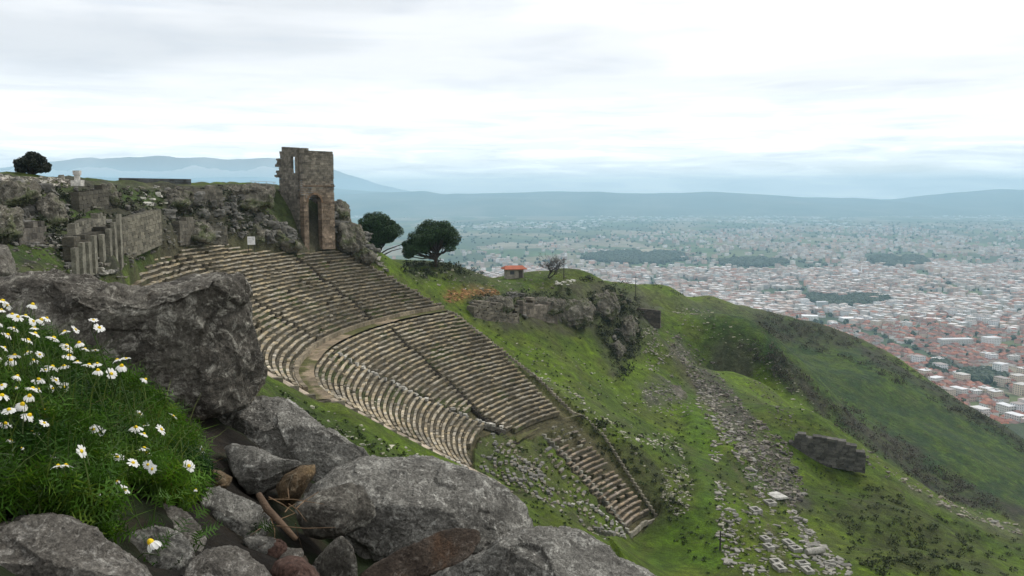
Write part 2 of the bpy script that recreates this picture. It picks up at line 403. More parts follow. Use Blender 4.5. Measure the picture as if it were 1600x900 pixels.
AA = np.linspace(-1.15, 1.15, NA); YY = np.geomspace(3.4, 1000, NY)
GA, GY = np.meshgrid(AA, YY); GX = GA * GY
GZ = tps(GX, GY)
PLZ = -280.0
_gu, _gv = proj(np.stack([GX, GY, GZ], -1))
def pmask(poly, soft=0.0, s=1):
    """world-placed zone measured in the photograph, with a ragged border"""
    j = soft * fbm2(GX, GY, .12, 4, s); k = soft * fbm2(GX + 50, GY, .12, 4, s + 9)
    return (inpoly(_gu + j, _gv + k, poly)).astype(float)
def blur(m, n=2):
    for _ in range(n):
        m = (m + np.roll(m, 1, 0) + np.roll(m, -1, 0) + np.roll(m, 1, 1) + np.roll(m, -1, 1)) / 5
    return m
near = (GY < 420)
_gu2, _gv2 = proj(np.stack([GX, GY, zcone(GX, GY)], -1))
reR, rePh = reff(GX, GY)
sector = (rePh > ph_edge(reR)) & (rePh < PHG[-1] + .35) & (reR < 66) & (GY > 50) & (GY < 140)
inbowl = (inpoly(_gu2, _gv2, POLY_BOWL) | inpoly(_gu2, _gv2, POLY_LOW)) & sector
inruin = inpoly(_gu2, _gv2, POLY_RUIN) & sector
bm_ = blur((inbowl | inruin).astype(float), 3)
wb = sstep(0, .75, blur((inbowl | inruin).astype(float), 14)) * sector; GZ = GZ * (1 - wb) + zcone(GX, GY) * wb
de = (ph_edge(reR) - rePh) * reR; ws = ((de > -3) & (de < 14) & (reR > 14) & (reR < 66) & (GY > 40)).astype(float); ws = blur(ws * (1 - sstep(8, 14, de)), 2)
GZ = GZ * (1 - ws) + (zcone(GX, GY) - .10 * np.clip(de, 0, 14) - .012 * np.clip(de, 0, 14) ** 2) * ws
big = fbm2(GX, GY, .035, 5, 3) * 1.5 + fbm2(GX, GY, .2, 4, 5) * .32
ter = ((GX > 16) & (GX < 48) & (GY > 78) & (GY < 270) & (GZ > -42) & (GZ < -38)).astype(float); ter = blur(ter, 4)
amp = (1 - bm_) * (1 - .93 * ter) * sstep(8, 40, GY) * np.where(GX < 10, .32, .8)
ROCKY_L = [(-400, 255), (0, 270), (430, 285), (520, 320), (575, 385), (560, 400), (400, 392), (300, 374), (230, 400), (190, 430), (0, 440), (-400, 440)]
rl = blur(pmask(ROCKY_L, 6, 21), 2) * (GY < 190)
CLIFF = [(720, 462), (800, 458), (950, 448), (1000, 455), (1040, 490), (1000, 560), (960, 580), (930, 520), (870, 518), (790, 520), (735, 500)]
cl = blur(pmask(CLIFF, 5, 22), 1) * (GY > 120)
GZ = GZ + big * amp + amp * (rl * 1.1 * ridged(np.stack([GX * .22, GY * .22, 0 * GX], -1), 5, 8) + cl * 1.0 * ridged(np.stack([GX * .16, GY * .16, 0 * GX], -1), 5, 6))
GZ = GZ + amp * sstep(280, 350, GY) * fbm2(GX, GY, .02, 4, 31) * 2.0
# stepped mound and gully relief on the grass slope
zc0 = zcone(GX, GY)
inrow = inbowl & ((rePh > ph_edge(reR) + 3.8 / np.maximum(reR, 5)) | (GY > 110)); GZ = np.where(inrow, np.minimum(GZ, zc0 - .7), GZ); GZ = np.where(inbowl & ~inrow, zc0 - .06, GZ)
GZ = np.where(inruin & ~inbowl, zc0 + .25 * fbm2(GX, GY, .5, 3, 4), GZ)
vl = np.interp(800 + GA * FPX, [-400, 0, 100, 200, 430, 520, 540], [270, 277, 282, 290, 291, 310, 330]); zl = ray(0 * vl, vl)[1] * GY + .35 * fbm2(GX, GY, .35, 4, 17) + .25
GZ = np.where((GA < -.20) & (GY > 60) & (GY < 260), np.minimum(GZ, zl), GZ)
GZ = np.where(GY > 560, np.minimum(GZ, GZ * 1.0), GZ); GZ = np.maximum(GZ, PLZ - 3)
def gz(x, y):
    x = np.asarray(x, float); y = np.asarray(y, float)
    fa = np.clip((x / y - AA[0]) / (AA[1] - AA[0]), 0, NA - 1.001); fy = np.clip(np.log(y / YY[0]) / math.log(YY[1] / YY[0]), 0, NY - 1.001)
    i = fa.astype(int); j = fy.astype(int); s = fa - i; t = fy - j
    return (GZ[j, i] * (1 - s) + GZ[j, i + 1] * s) * (1 - t) + (GZ[j + 1, i] * (1 - s) + GZ[j + 1, i + 1] * s) * t
def hit(u, v, ymin=30.0, ymax=600.0):
    """where the line of sight meets the hillside"""
    a, b = ray(u, v); Ys = np.geomspace(ymin, ymax, 700)[None]; a = np.atleast_1d(a)[:, None]; b = np.atleast_1d(b)[:, None]
    g = gz(a * Ys, Ys + 0 * a) > b * Ys; k = g.argmax(1); ok = g.any(1)
    Yh = Ys[0, k]; return np.stack([a[:, 0] * Yh, Yh, gz(a[:, 0] * Yh, Yh)], -1), ok
# horizon of the hillside per direction (what it hides of the plain)
SIL = (GZ[YY > 30] / YY[YY > 30][:, None]).max(0)
def sil_v(a): return np.interp(a, AA, SIL)

# ---- colours of the ground cover (its own colours: grass, herbs, scrub, bare rock, earth)
def mixc(c, m, k): return c * (1 - m[..., None]) + np.array(k) * m[..., None]
g1 = sstep(-.5, .7, fbm2(GX, GY, .06, 5, 41)); g2 = sstep(-.3, .9, fbm2(GX, GY, .5, 4, 42)); g3 = sstep(-.2, .6, fbm2(GX, GY, .17, 4, 43))
C = np.zeros(GX.shape + (3,)) + np.array((.090, .146, .004))
C = mixc(C, g1, (.052, .088, .006)); C = mixc(C, g3 * .55, (.078, .092, .013)); C = mixc(C, g2 * .35, (.028, .045, .009))
def zone(poly, colr, w=1.0, soft=10, s=1, bl=2, where=None):
    global C
    m = blur(pmask(poly, soft, s), bl) * w * (.55 + .45 * sstep(-.4, .5, fbm2(GX, GY, .25, 4, s + 70)))
    if where is not None: m = m * where
    C = mixc(C, m, colr)
far_side = (GY > 190).astype(float)
zone([(1050,470),(1200,488),(1340,528),(1480,608),(1620,690),(1800,800),(1700,860),(1600,818),(1500,788),(1450,758),(1350,700),(1250,640),(1200,590),(1130,530)], (.016, .040, .010), .95, 8, 51, 3, far_side)
zone([(1215,600),(1195,570),(1215,560),(1265,590),(1330,650),(1420,700),(1520,770),(1620,805),(1620,830),(1500,790),(1350,700)], (.040, .034, .024), .9, 16, 52, 2, far_side)
zone([(1190,488),(1340,525),(1480,605),(1600,685),(1600,700),(1470,625),(1330,550),(1240,540),(1180,515)], (.036, .032, .022), .8, 12, 53, 2, far_side)
zone([(1050,462),(1200,480),(1190,500),(1090,490),(1000,478),(990,455)], (.075, .075, .035), .6, 6, 54, 2)
zone([(1130,500),(1200,520),(1240,560),(1300,640),(1340,690),(1290,660),(1220,600),(1130,530)], (.060, .095, .012), .8, 8, 55, 2, 1 - far_side)
zone([(720,462),(800,456),(950,446),(1000,455),(1040,490),(1010,560),(960,590),(930,530),(870,520),(790,525),(735,505)], (.065, .060, .042), .8, 7, 56, 1)
zone([(640,410),(700,405),(780,425),(760,445),(680,440),(630,430)], (.035, .045, .015), .8, 6, 57, 1)
zone([(690,470),(700,455),(770,452),(778,462),(720,475)], (.22, .12, .05), .9, 4, 58, 1)
zone([(1040,540),(1060,530),(1120,580),(1180,660),(1240,720),(1270,800),(1215,790),(1160,700),(1110,640),(1060,590)], (.060, .055, .045), .85, 7, 59, 1)
zone([(1400,740),(1440,760),(1500,790),(1600,822),(1600,850),(1480,800),(1420,770)], (.10, .10, .06), .7, 6, 60, 1, 1 - far_side)
zone([(1300,800),(1370,760),(1450,800),(1560,880),(1560,900),(1380,900)], (.050, .058, .018), .75, 20, 61, 2, 1 - far_side)
zone([(780,560),(860,600),(960,640),(1000,690),(950,660),(880,640),(800,600)], (.085, .095, .035), .55, 14, 62, 2)
zone([(1072,592),(1105,650),(1118,700),(1122,790),(1130,900),(1000,900),(1035,830),(1088,790),(1095,740),(1065,660)], (.062, .138, .004), .6, 9, 71, 3)
zone([(925,470),(1000,480),(1000,560),(960,590),(930,540)], (.030, .034, .015), .7, 8, 63, 1)
zone([(990,600),(1030,596),(1075,610),(1070,628),(1010,628)], (.075, .072, .055), .8, 5, 64, 1)
zone([(940,700),(990,690),(1040,730),(1075,800),(1040,812),(980,740)], (.050, .050, .028), .6, 8, 65, 1)
C = mixc(C, rl * (.35 + .55 * sstep(-.5, .5, fbm2(GX, GY, .22, 5, 66))), (.080, .074, .056))
C = mixc(C, rl * .55 * sstep(-.1, .7, fbm2(GX, GY, .5, 5, 67)), (.034, .036, .020))
for k, pl in enumerate([[(180,300),(250,300),(255,318),(190,322)],[(90,322),(160,330),(165,350),(110,352)],[(20,380),(100,385),(110,420),(20,425)],[(290,340),(420,330),(410,352),(300,360)],[(180,395),(270,370),(290,380),(220,415)]]):
    zone(pl, (.055, .105, .012), .85, 5, 80 + k, 1)
# beaten path along the terrace
px_, py_ = proj(np.stack([GX, GY, GZ], -1))
PATH = [(1040, 520), (1058, 560), (1092, 620), (1120, 665), (1140, 715), (1165, 760), (1195, 810), (1215, 850), (1235, 900)]
tt = np.array([t[1] for t in PATH], float); tx = np.array([t[0] for t in PATH], float)
pm = np.exp(-((px_ - np.interp(py_, tt, tx)) / (1.6 + (py_ - 500) / 120)) ** 2) * (py_ > 515) * (GY < 280) * (.5 + .5 * g2)
C = mixc(C, pm * .75, (.115, .095, .05))
steep = np.abs(np.gradient(GZ, axis=0) / np.gradient(GY, axis=0))
C = mixc(C, sstep(1.1, 2.0, steep) * .7 * (GY < 400), (.070, .064, .050))
C = mixc(C, bm_ * (1 - inruin), (.10, .09, .045))
C = mixc(C, inruin * (.4 * g2 + .25), (.07, .075, .03))
C = mixc(C, (GY > 420).astype(float) * .8, (.05, .06, .03))
v_ = np.stack([GX, GY, GZ], -1).reshape(-1, 3)
ii = np.arange(NA * NY).reshape(NY, NA)
f_ = np.stack([ii[:-1, :-1], ii[:-1, 1:], ii[1:, 1:], ii[1:, :-1]], -1).reshape(-1, 4)
m, t, b = material('hillside_turf'); g = NG(t)
c = g.attr()
c = g.mix(1.0, c, g.ramp(g.noise(.55, 9, .72, .4), [(.3, .36), (.5, .95), (.72, 1.85)]), 'MULTIPLY')
c = g.mix(1.0, c, g.ramp(g.noise(6, 4, .75), [(.3, .55), (.7, 1.45)]), 'MULTIPLY')
c = g.mix(g.ramp(g.noise(.35, 6, .7, .5), [(.56, 0), (.66, .5)]), c, (.075, .070, .030))
c = g.mix(g.ramp(g.noise(1.6, 5, .8), [(.66, 0), (.72, .45)]), c, (.20, .19, .15))
t.links.new(c, b.inputs['Base Color'])
n = g.bump(g.noise(.45, 9, .68), 1.0, 1.1); n = g.bump(g.noise(3.0, 6, .8), .9, .25, n)
t.links.new(n, b.inputs['Normal']); M['turf'] = m
tag(mobj('hillside', v_, f_, C.reshape(-1, 3), True, m), kind='structure')
# ================================================================== PLAIN, HILLS, CLOUD BANK, AIR
def grid_patch(x, y, z): # 2d arrays -> verts, faces
    h, w_ = x.shape; i = np.arange(h * w_).reshape(h, w_)
    return np.stack([x, y, z], -1).reshape(-1, 3), np.stack([i[:-1, :-1], i[:-1, 1:], i[1:, 1:], i[1:, :-1]], -1).reshape(-1, 4)
ys = np.r_[-4000, 0, np.geomspace(500, 60000, 90)]; xs = np.r_[-50000, -20000, np.linspace(-12000, 16000, 90), 25000, 50000]
X_, Y_ = np.meshgrid(xs, ys); v_, f_ = grid_patch(X_, Y_, 0 * X_ + PLZ)
m, t, b = material('plain_fields'); g = NG(t)
vc = g.n('ShaderNodeTexVoronoi'); vc.inputs['Scale'].default_value = 1 / 260
mp = g.n('ShaderNodeMapping'); mp.inputs['Rotation'].default_value = (0, 0, .5); mp.inputs['Scale'].default_value = (1, .45, 1)
t.links.new(g.tc.outputs['Object'], mp.inputs[0]); t.links.new(mp.outputs[0], vc.inputs['Vector'])
sp_ = g.n('ShaderNodeSeparateColor'); t.links.new(vc.outputs['Color'], sp_.inputs[0])
c = g.ramp(sp_.outputs[0], [(0, (.05, .075, .03)), (.3, (.10, .12, .045)), (.5, (.17, .15, .09)), (.7, (.06, .10, .03)), (.85, (.24, .21, .15)), (1, (.09, .10, .06))], 'CONSTANT')
c = g.mix(1.0, c, g.ramp(g.noise(1 / 400, 8, .6), [(.3, .6), (.7, 1.3)]), 'MULTIPLY')
c = g.mix(g.ramp(g.noise(1 / 90, 6, .7), [(.52, 0), (.6, .75)]), c, (.035, .055, .025))
t.links.new(c, b.inputs['Base Color'])
tag(mobj('plain', v_, f_, None, False, m), kind='structure')

m, t, b = material('hill_scrub'); g = NG(t)
c = g.ramp(g.noise(1 / 900, 9, .65, .5), [(.3, (.035, .055, .03)), (.5, (.085, .095, .055)), (.72, (.19, .17, .12))])
t.links.new(c, b.inputs['Base Color']); M['hill'] = m
m, t, b = material('pale_mountain'); g = NG(t); t.links.new(g.ramp(g.noise(1 / 2500, 8, .6), [(.3, (.24, .27, .29)), (.7, (.36, .38, .40))]), b.inputs['Base Color']); M['peak'] = m  # distance haze put into the base colour: peaks stand beyond the air box
def hills(name, prof, Yc, depth, rough, seed, label=None):
    """a range with its crest at Yc following the skyline prof, foot on the plain, its back sloping away"""
    u = np.linspace(prof[0][0], prof[-1][0], 420); v = np.interp(u, [p[0] for p in prof], [p[1] for p in prof])
    v = v + (1.8 if Yc > 20000 else .7) * fbm(np.stack([u / 45, 0 * u, 0 * u], -1), 5, seed)
    a, bb = ray(u, v); zc = bb * Yc; t_ = np.linspace(-1, 1, 70)
    T, A = np.meshgrid(t_, a, indexing='ij'); Zc = np.broadcast_to(zc, T.shape)
    Y2 = Yc + T * depth; X2 = A * Yc * (1 + .0 * T)
    prof_ = (1 - np.abs(T)) ** .9
    n = fbm(np.stack([X2 / rough, Y2 / rough, 0 * X2], -1), 6, seed) ; rr = ridged(np.stack([X2 / rough * 1.3, Y2 / rough * .6, 0 * X2], -1), 5, seed + 3)
    Z2 = PLZ - 6 + (Zc - PLZ + 6) * prof_ + (n * .10 + rr * .11) * (Zc - PLZ) * np.sin(np.clip(prof_, 0, 1) * math.pi) * (T < .02)
    Z2 = np.minimum(Z2, np.where(T < 0, Zc + (Zc - PLZ) * .01 * n, Z2))
    v_, f_ = grid_patch(X2, Y2, Z2)
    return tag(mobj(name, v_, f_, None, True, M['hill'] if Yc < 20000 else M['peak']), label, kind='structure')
hills('hills', [(-900, 330), (-300, 322), (200, 312), (420, 309), (525, 305), (590, 301), (660, 298), (690, 303), (780, 301), (880, 298), (960, 301), (1020, 302), (1100, 299),
                (1180, 303), (1250, 308), (1330, 309), (1395, 312), (1440, 306), (1500, 300), (1560, 295), (1620, 297), (1800, 290), (2300, 300), (2800, 320)], 15500, 4000, 2600, 3)
hills('hills', [(-900, 290), (-300, 280), (60, 276), (130, 276), (250, 278), (330, 282), (430, 286), (540, 296), (640, 303), (760, 312)], 18000, 1800, 3500, 9)
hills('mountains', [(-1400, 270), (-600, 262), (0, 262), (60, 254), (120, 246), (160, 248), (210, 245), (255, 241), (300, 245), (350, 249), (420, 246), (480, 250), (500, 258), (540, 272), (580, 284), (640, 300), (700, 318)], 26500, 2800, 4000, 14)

# the air over the plain
m = bpy.data.materials.new('haze_air'); m.use_nodes = True; t = m.node_tree; t.nodes.clear()
o_ = t.nodes.new('ShaderNodeOutputMaterial'); pv = t.nodes.new('ShaderNodeVolumePrincipled')
pv.inputs['Color'].default_value = (.52, .80, 1.0, 1); pv.inputs['Density'].default_value = 9.6e-5; pv.inputs['Anisotropy'].default_value = 0.0
t.links.new(pv.outputs[0], o_.inputs['Volume'])
bx = MB(); bx.boxes((0, 9900, PLZ - 4), (60000, 20400, 284 + 360)); hz_ = bx.build('haze', m)
hz_.data.materials.clear(); hz_.data.materials.append(m); tag(hz_, kind='stuff')

# ================================================================== TOWN ON THE PLAIN
def town_density(x, y, u, v):
    d = np.zeros_like(x)
    lim = np.interp(u, [600, 760, 900, 1050, 1250, 1600, 1900], [385, 383, 368, 362, 352, 350, 350])
    d = np.where(v > lim, .30, 0); d = np.where((v > lim + 22), .6, d); d = np.where((v > lim + 40), .95, d)
    d = d * np.where(v < 420, .15 + .85 * sstep(-.1, .25, fbm(np.stack([x / 420, y / 700, 0 * x], -1), 3, 5)), 1)
    for (a, b_, c_, d_) in [(915, 1085, 394, 413), (1120, 1235, 405, 418), (1235, 1395, 461, 479), (1160, 1260, 449, 460), (1350, 1450, 401, 418), (540, 760, 390, 430)]:
        e = ((u - (a + b_) / 2) / ((b_ - a) / 2)) ** 2 + ((v - (c_ + d_) / 2) / ((d_ - c_) / 2)) ** 2 + .7 * fbm(np.stack([u / 22, v / 7, 0 * u], -1), 3, 66)
        d = np.where(e < 1, d * .04, d)
    return d
GREENS = [(915, 1085, 394, 413), (1235, 1395, 461, 479), (1120, 1235, 405, 418), (1350, 1450, 401, 418), (1500, 1570, 582, 600), (1455, 1480, 565, 585)]
H = []
for (y0, y1, s_) in [(1000, 1500, 14), (1500, 2300, 17), (2300, 3600, 22), (3600, 7500, 36)]:
    xs = np.arange(-.5 * y1, .72 * y1, s_); ys = np.arange(y0, y1, s_); X_, Y_ = np.meshgrid(xs, ys)
    X_ = X_ + (rng.random(X_.shape) - .5) * s_ * .5; Y_ = Y_ + (rng.random(Y_.shape) - .5) * s_ * .5
    X_ = X_ + 60 * np.sin(Y_ / 300.); X_, Y_ = X_.ravel(), Y_.ravel()
    u, v = proj(np.stack([X_, Y_, np.full_like(X_, PLZ + 6)], -1))
    ok = (u > -150) & (u < 1780) & (rng.random(len(u)) < town_density(X_, Y_, u, v)) & (np.mod(X_ + .3 * Y_, 118) > 11) & (np.mod(Y_ - .3 * X_, 151) > 11) & (np.mod(X_ - .15 * Y_ + 40 * np.sin(Y_ / 260), 470) > 26) & (fbm(np.stack([X_ / 130, Y_ / 130, 0 * X_ + 5], -1), 3, 91) > -.55)
    ok &= ((PLZ + 10) / Y_ > sil_v(X_ / Y_) - .012)
    X_, Y_, u, v = X_[ok], Y_[ok], u[ok], v[ok]; n = len(X_)
    q = fbm(np.stack([X_ / 500, Y_ / 500, 0 * X_], -1), 3, 2)
    old = (rng.random(n) < np.clip((v - 475) / 60, .03, .9) + .25 * q)          # low tiled houses close under the hill, flats further out
    wd = np.where(old, rng.uniform(8, 13, n), rng.uniform(11, 21, n)); dp = np.where(old, rng.uniform(8, 12, n), rng.uniform(11, 17, n))
    ht = np.where(old, rng.uniform(4, 8, n), rng.choice([9, 12, 15, 18], n, p=[.3, .35, .25, .1]).astype(float))
    bigs = rng.random(n) < .03; wd = np.where(bigs, wd * 2.6, wd); ht = np.where(bigs, 7, ht)
    yaw = .3 + .35 * q + (rng.random(n) - .5) * .3 + (rng.random(n) < .5) * 1.57
    pal = np.array([(.66, .60, .55), (.74, .68, .63), (.60, .47, .41), (.52, .48, .45), (.70, .56, .46), (.48, .37, .32), (.70, .44, .36), (.80, .76, .73)])
    colr = pal[rng.choice(8, n, p=[.2, .18, .14, .12, .1, .1, .06, .1])] * rng.uniform(.75, 1.05, (n, 1))
    H += list(zip(X_, Y_, wd, dp, ht, yaw, old, bigs, colr[:, 0], colr[:, 1], colr[:, 2], u, v))
H = np.array(H, float)
vis = ((PLZ + H[:, 4]) / H[:, 1] > sil_v(H[:, 0] / H[:, 1])) & (H[:, 11] > 0) & (H[:, 11] < 1600)
score = np.where(vis, (H[:, 2] + H[:, 4]) / H[:, 1], -1); order = np.argsort(-score); pick = order[:300]; rest = order[300:]
ROOFC = np.array([(.24, .105, .075), (.30, .14, .10), (.22, .12, .095), (.34, .15, .10), (.20, .13, .11)])
def gable(mb, cx, cy, z, wd, dp, h, yaw, c, over=.5, th=.25):
    a = wd / 2 + over; b_ = dp / 2 + over
    V = np.array([(-a, -b_, 0), (a, -b_, 0), (a, b_, 0), (-a, b_, 0), (-a + h * .9, 0, h), (a - h * .9, 0, h), (-a, -b_, -th), (a, -b_, -th), (a, b_, -th), (-a, b_, -th)])
    c_, s_ = math.cos(yaw), math.sin(yaw); W = V.copy(); W[:, 0] = V[:, 0] * c_ - V[:, 1] * s_ + cx; W[:, 1] = V[:, 0] * s_ + V[:, 1] * c_ + cy; W[:, 2] += z
    mb.add(W, [(0, 1, 5, 4), (1, 2, 5), (2, 3, 4, 5), (3, 0, 4), (6, 7, 1, 0), (7, 8, 2, 1), (8, 9, 3, 2), (9, 6, 0, 3), (9, 8, 7, 6)], c)
mt, tt_, bt = material('clay_tile_roof'); gg = NG(tt_)
tt_.links.new(gg.mix(1.0, gg.attr(), gg.ramp(gg.noise(.7, 5, .7), [(.3, .65), (.7, 1.3)]), 'MULTIPLY'), bt.inputs['Base Color'])
tt_.links.new(gg.bump(gg.noise(3, 3, .5, sc3=(1, 6, 1)), .5, .06), bt.inputs['Normal']); M['tile'] = mt
# prototypes: unit mesh data shared by the copies
def windows_rows(mb, wd, dp, ht):
    nf = max(1, int(ht // 3)); c = (.07, .08, .09)
    for k in range(nf):
        zb = 1.0 + k * 3
        for s in (-1, 1):
            nx = max(2, int(wd // 3.2))
            for i in range(nx): mb.boxes((-wd / 2 + (i + .5) * wd / nx, s * dp / 2, zb), (1.2, .16, 1.4), 0, c)
            ny = max(2, int(dp // 3.2))
            for i in range(ny): mb.boxes((s * wd / 2, -dp / 2 + (i + .5) * dp / ny, zb), (.16, 1.2, 1.4), 0, c)
wallmats = []
for k, cc in enumerate([(.62, .60, .56), (.72, .70, .66), (.56, .47, .42), (.62, .53, .42), (.62, .44, .37), (.74, .74, .74)]):
    mw, tw, bw = material('town_plaster'); bw.inputs['Base Color'].default_value = (*cc, 1); wallmats.append(mw)
protos = []
def house_proto(kind, wd, dp, ht, roofc, wm, tank):
    root = bpy.data.objects.new('town_house' if kind == 'h' else 'apartment_block', None)
    a = MB(); a.boxes((0, 0, -1), (wd, dp, ht + 1), 0, (.6, .6, .6)); parts = [('wall', a, wallmats[wm])]
    r_ = MB()
    if kind == 'h': gable(r_, 0, 0, ht + .25, wd, dp, min(wd, dp) * .24, 0, roofc)
    else:
        r_.boxes((0, 0, ht + .003), (wd + .6, dp + .6, .5), 0, roofc)
        if tank: r_.boxes((wd * .2, 0, ht + .45), (4, 3.5, 2.4), 0, (.5, .48, .45))
    parts.append(('roof', r_, M['tile'] if kind == 'h' else M['city']))
    wn = MB(); windows_rows(wn, wd, dp, ht)
    # the panes sit in the wall mesh as a second material: a few pixels at this distance
    wv = np.concatenate(a.v + wn.v); wf = np.array(a.f + [tuple(np.array(q) + a.n) for q in wn.f])
    me = mesh_data('wall', wv, wf, None, False, wallmats[wm]); me.materials.append(M['pane'])
    mi = np.r_[np.zeros(len(a.f), np.int32), np.ones(len(wn.f), np.int32)]; me.polygons.foreach_set('material_index', mi)
    me2 = mesh_data('roof', np.concatenate(r_.v), r_.f, np.concatenate(r_.c), False, parts[1][2])
    return root.name, me, me2
mp_, tp_, bp_ = material('window_glass'); bp_.inputs['Base Color'].default_value = (.09, .10, .11, 1); bp_.inputs['Roughness'].default_value = .3; M['pane'] = mp_
for kk, (wd, dp, ht) in enumerate([(10, 9, 6), (12, 9, 6), (9, 9, 7), (12, 11, 4.5)]):
    for wm in (0, 2, 4, 5): protos.append(('h', wd, dp, ht, wm, house_proto('h', wd, dp, ht, ROOFC[(kk + wm) % 5], wm, False)))
for kk, (wd, dp, ht) in enumerate([(15, 13, 12), (18, 14, 15), (13, 12, 9), (20, 12, 12)]):
    for wm in (0, 1, 3, 5): protos.append(('a', wd, dp, ht, wm, house_proto('a', wd, dp, ht, [(.5, .48, .45), (.62, .60, .58), (.34, .30, .28), (.7, .7, .7)][(kk + wm) % 4], wm, kk % 2 == 0)))
WN = ['grey plaster', 'white', 'brown', 'tan', 'pink plaster', 'bright white']
for i in pick:
    x, y, wd, dp, ht, yaw, old, bigs = H[i][:8]; u_, v_2 = H[i][11:13]
    c = [q for q in protos if q[0] == ('h' if old else 'a')]; q = c[rng.integers(len(c))]
    nm, mw, mr = q[5]; root = bpy.data.objects.new(nm, None); root.location = (x, y, PLZ); root.rotation_euler = (0, 0, yaw); col.objects.link(root)
    if q[0] == 'h': reg(root, 'clay roofed %s house' % WN[q[4]], (x, y, PLZ)); tag(root, 'x', 'house', 'tiled houses of the town below')
    else: reg(root, 'flat roofed %s block' % WN[q[4]], (x, y, PLZ)); tag(root, 'x', 'apartment block', 'apartment blocks of the town below')
    for n_, me in (('wall', mw), ('roof', mr)): link(bpy.data.objects.new(n_, me), root)
mbw, mbr = MB(), MB()
Hr = H[rest]; Ho = Hr[Hr[:, 6] > .5]; Hn = Hr[Hr[:, 6] < .5]
mbw.boxes(np.c_[Hr[:, :2], np.full(len(Hr), PLZ - 1)], np.c_[Hr[:, 2], Hr[:, 3], Hr[:, 4] + 1], Hr[:, 5], Hr[:, 8:11])
rc = np.array([(.48, .42, .38), (.60, .54, .50), (.30, .20, .16), (.34, .16, .11), (.74, .71, .69), (.42, .31, .26)])[rng.choice(6, len(Hn), p=[.24, .22, .16, .12, .16, .1])]
mbw.boxes(np.c_[Hn[:, :2], PLZ + Hn[:, 4] + .01], np.c_[Hn[:, 2] + .6, Hn[:, 3] + .6, np.full(len(Hn), .6)], Hn[:, 5], rc)
hv = []; 
for h in Ho: gable(mbr, h[0], h[1], PLZ + h[4], h[2], h[3], min(h[2], h[3]) * .24, h[5], ROOFC[rng.integers(5)])
# dark window bands on the nearer blocks of the mass
nb = Hn[Hn[:, 1] < 3000]
for k in range(4):
    s = nb[nb[:, 4] > 3 * k + 3]
    mbw.boxes(np.c_[s[:, :2], np.full(len(s), PLZ + 1.2 + 3 * k)], np.c_[s[:, 2] * .86, s[:, 3] + .3, np.full(len(s), 1.2)], s[:, 5], (.20, .20, .21))
tag(mbw.build('town_blocks', M['city']), 'dense pale apartment blocks filling the hazy plain', 'town', kind='stuff')
tag(mbr.build('town_roofs', M['tile']), 'mass of small red roofed houses of the town', 'roofs', kind='stuff')
# landmark buildings
def landmark(name, label, cat, u, v, wd, dp, ht, yaw, colr, wm, dome=False, minaret=False, roofcol=(.6, .6, .6)):
    a, bb = ray(u, v); Y = PLZ / bb; loc = (float(a * Y), float(Y), PLZ); e = empty(name, loc, yaw); tag(e, label, cat)
    mb_ = MB(); mb_.boxes((0, 0, -1), (wd, dp, ht + 1), 0, colr); mb_.build('wall', M['city'], e, (0, 0, 0))
    w2 = MB(); windows_rows(w2, wd, dp, ht)
    if not dome: 
        o = w2.build('window', M['pane'], e, (0, 0, 0)); o['kind'] = 'stuff'
    r2 = MB(); r2.boxes((0, 0, ht + .004), (wd + .8, dp + .8, .7), 0, roofcol); r2.build('roof', M['city'], e, (0, 0, 0))
    if dome:
        bm = bmesh.new(); bmesh.ops.create_uvsphere(bm, u_segments=24, v_segments=12, radius=wd * .42); me = bpy.data.meshes.new('dome'); bm.to_mesh(me); bm.free()
        ca = me.color_attributes.new('Col', 'FLOAT_COLOR', 'POINT'); ca.data.foreach_set('color', np.tile([.62, .62, .64, 1], len(me.vertices)).astype(np.float32)); me.materials.append(M['city'])
        o = bpy.data.objects.new('dome', me); o.location = (0, 0, ht + .5); link(o, e)
    if minaret:
        r3 = MB(); r3.tube([(wd * .7, 0, 0), (wd * .7, 0, ht * 2.6), (wd * .7, 0, ht * 3.2)], [1.8, 1.5, .1], (.8, .8, .78), 10); r3.tube([(wd * .7, 0, ht * 2.0), (wd * .7, 0, ht * 2.06)], [2.6, 2.6], (.75, .75, .73), 10); r3.build('minaret', M['city'], e, (0, 0, 0))
landmark('grain_silo_block', 'white twin towered block standing beside the long dark grove', 'tower block', 1256, 481, 20, 16, 22, .1, (.78, .78, .76), 1)
landmark('office_block', 'pale office block behind the white twin towers at the grove', 'office block', 1284, 480, 26, 14, 14, .1, (.55, .58, .58), 1)
landmark('warehouse', 'long white flat roofed hall right of the white towers', 'hall', 1338, 502, 70, 26, 8, .05, (.72, .72, .70), 1, roofcol=(.82, .82, .82))
landmark('warehouse', 'low white roofed shed directly under the office block', 'hall', 1265, 500, 34, 22, 10, -.2, (.78, .76, .72), 1, roofcol=(.8, .8, .8))
landmark('mosque', 'mosque with a pale dome and single minaret in mid town', 'mosque', 1336, 432, 34, 34, 12, .2, (.70, .69, .66), 1, True, True)
landmark('white_apartment_tower', 'tall white block among red roofs beside the dark trees', 'apartment tower', 1562, 590, 17, 15, 22, .5, (.74, .73, .70), 1)
landmark('barracks_block', 'long grey three storey block with rows of windows', 'block', 1492, 541, 62, 15, 14, .1, (.55, .54, .50), 1)
landmark('white_school', 'broad white building with dark tree behind on right', 'school', 1548, 541, 28, 18, 17, .2, (.72, .70, .68), 1)
landmark('sports_hall', 'bright red roofed hall at the right picture edge', 'hall', 1592, 645, 34, 20, 7, .2, (.5, .42, .38), 1, roofcol=(.62, .13, .09))
landmark('small_red_hall', 'small orange roofed hall at the foot of the slope', 'hall', 1572, 668, 17, 12, 5, .6, (.5, .42, .38), 1, roofcol=(.60, .20, .12))
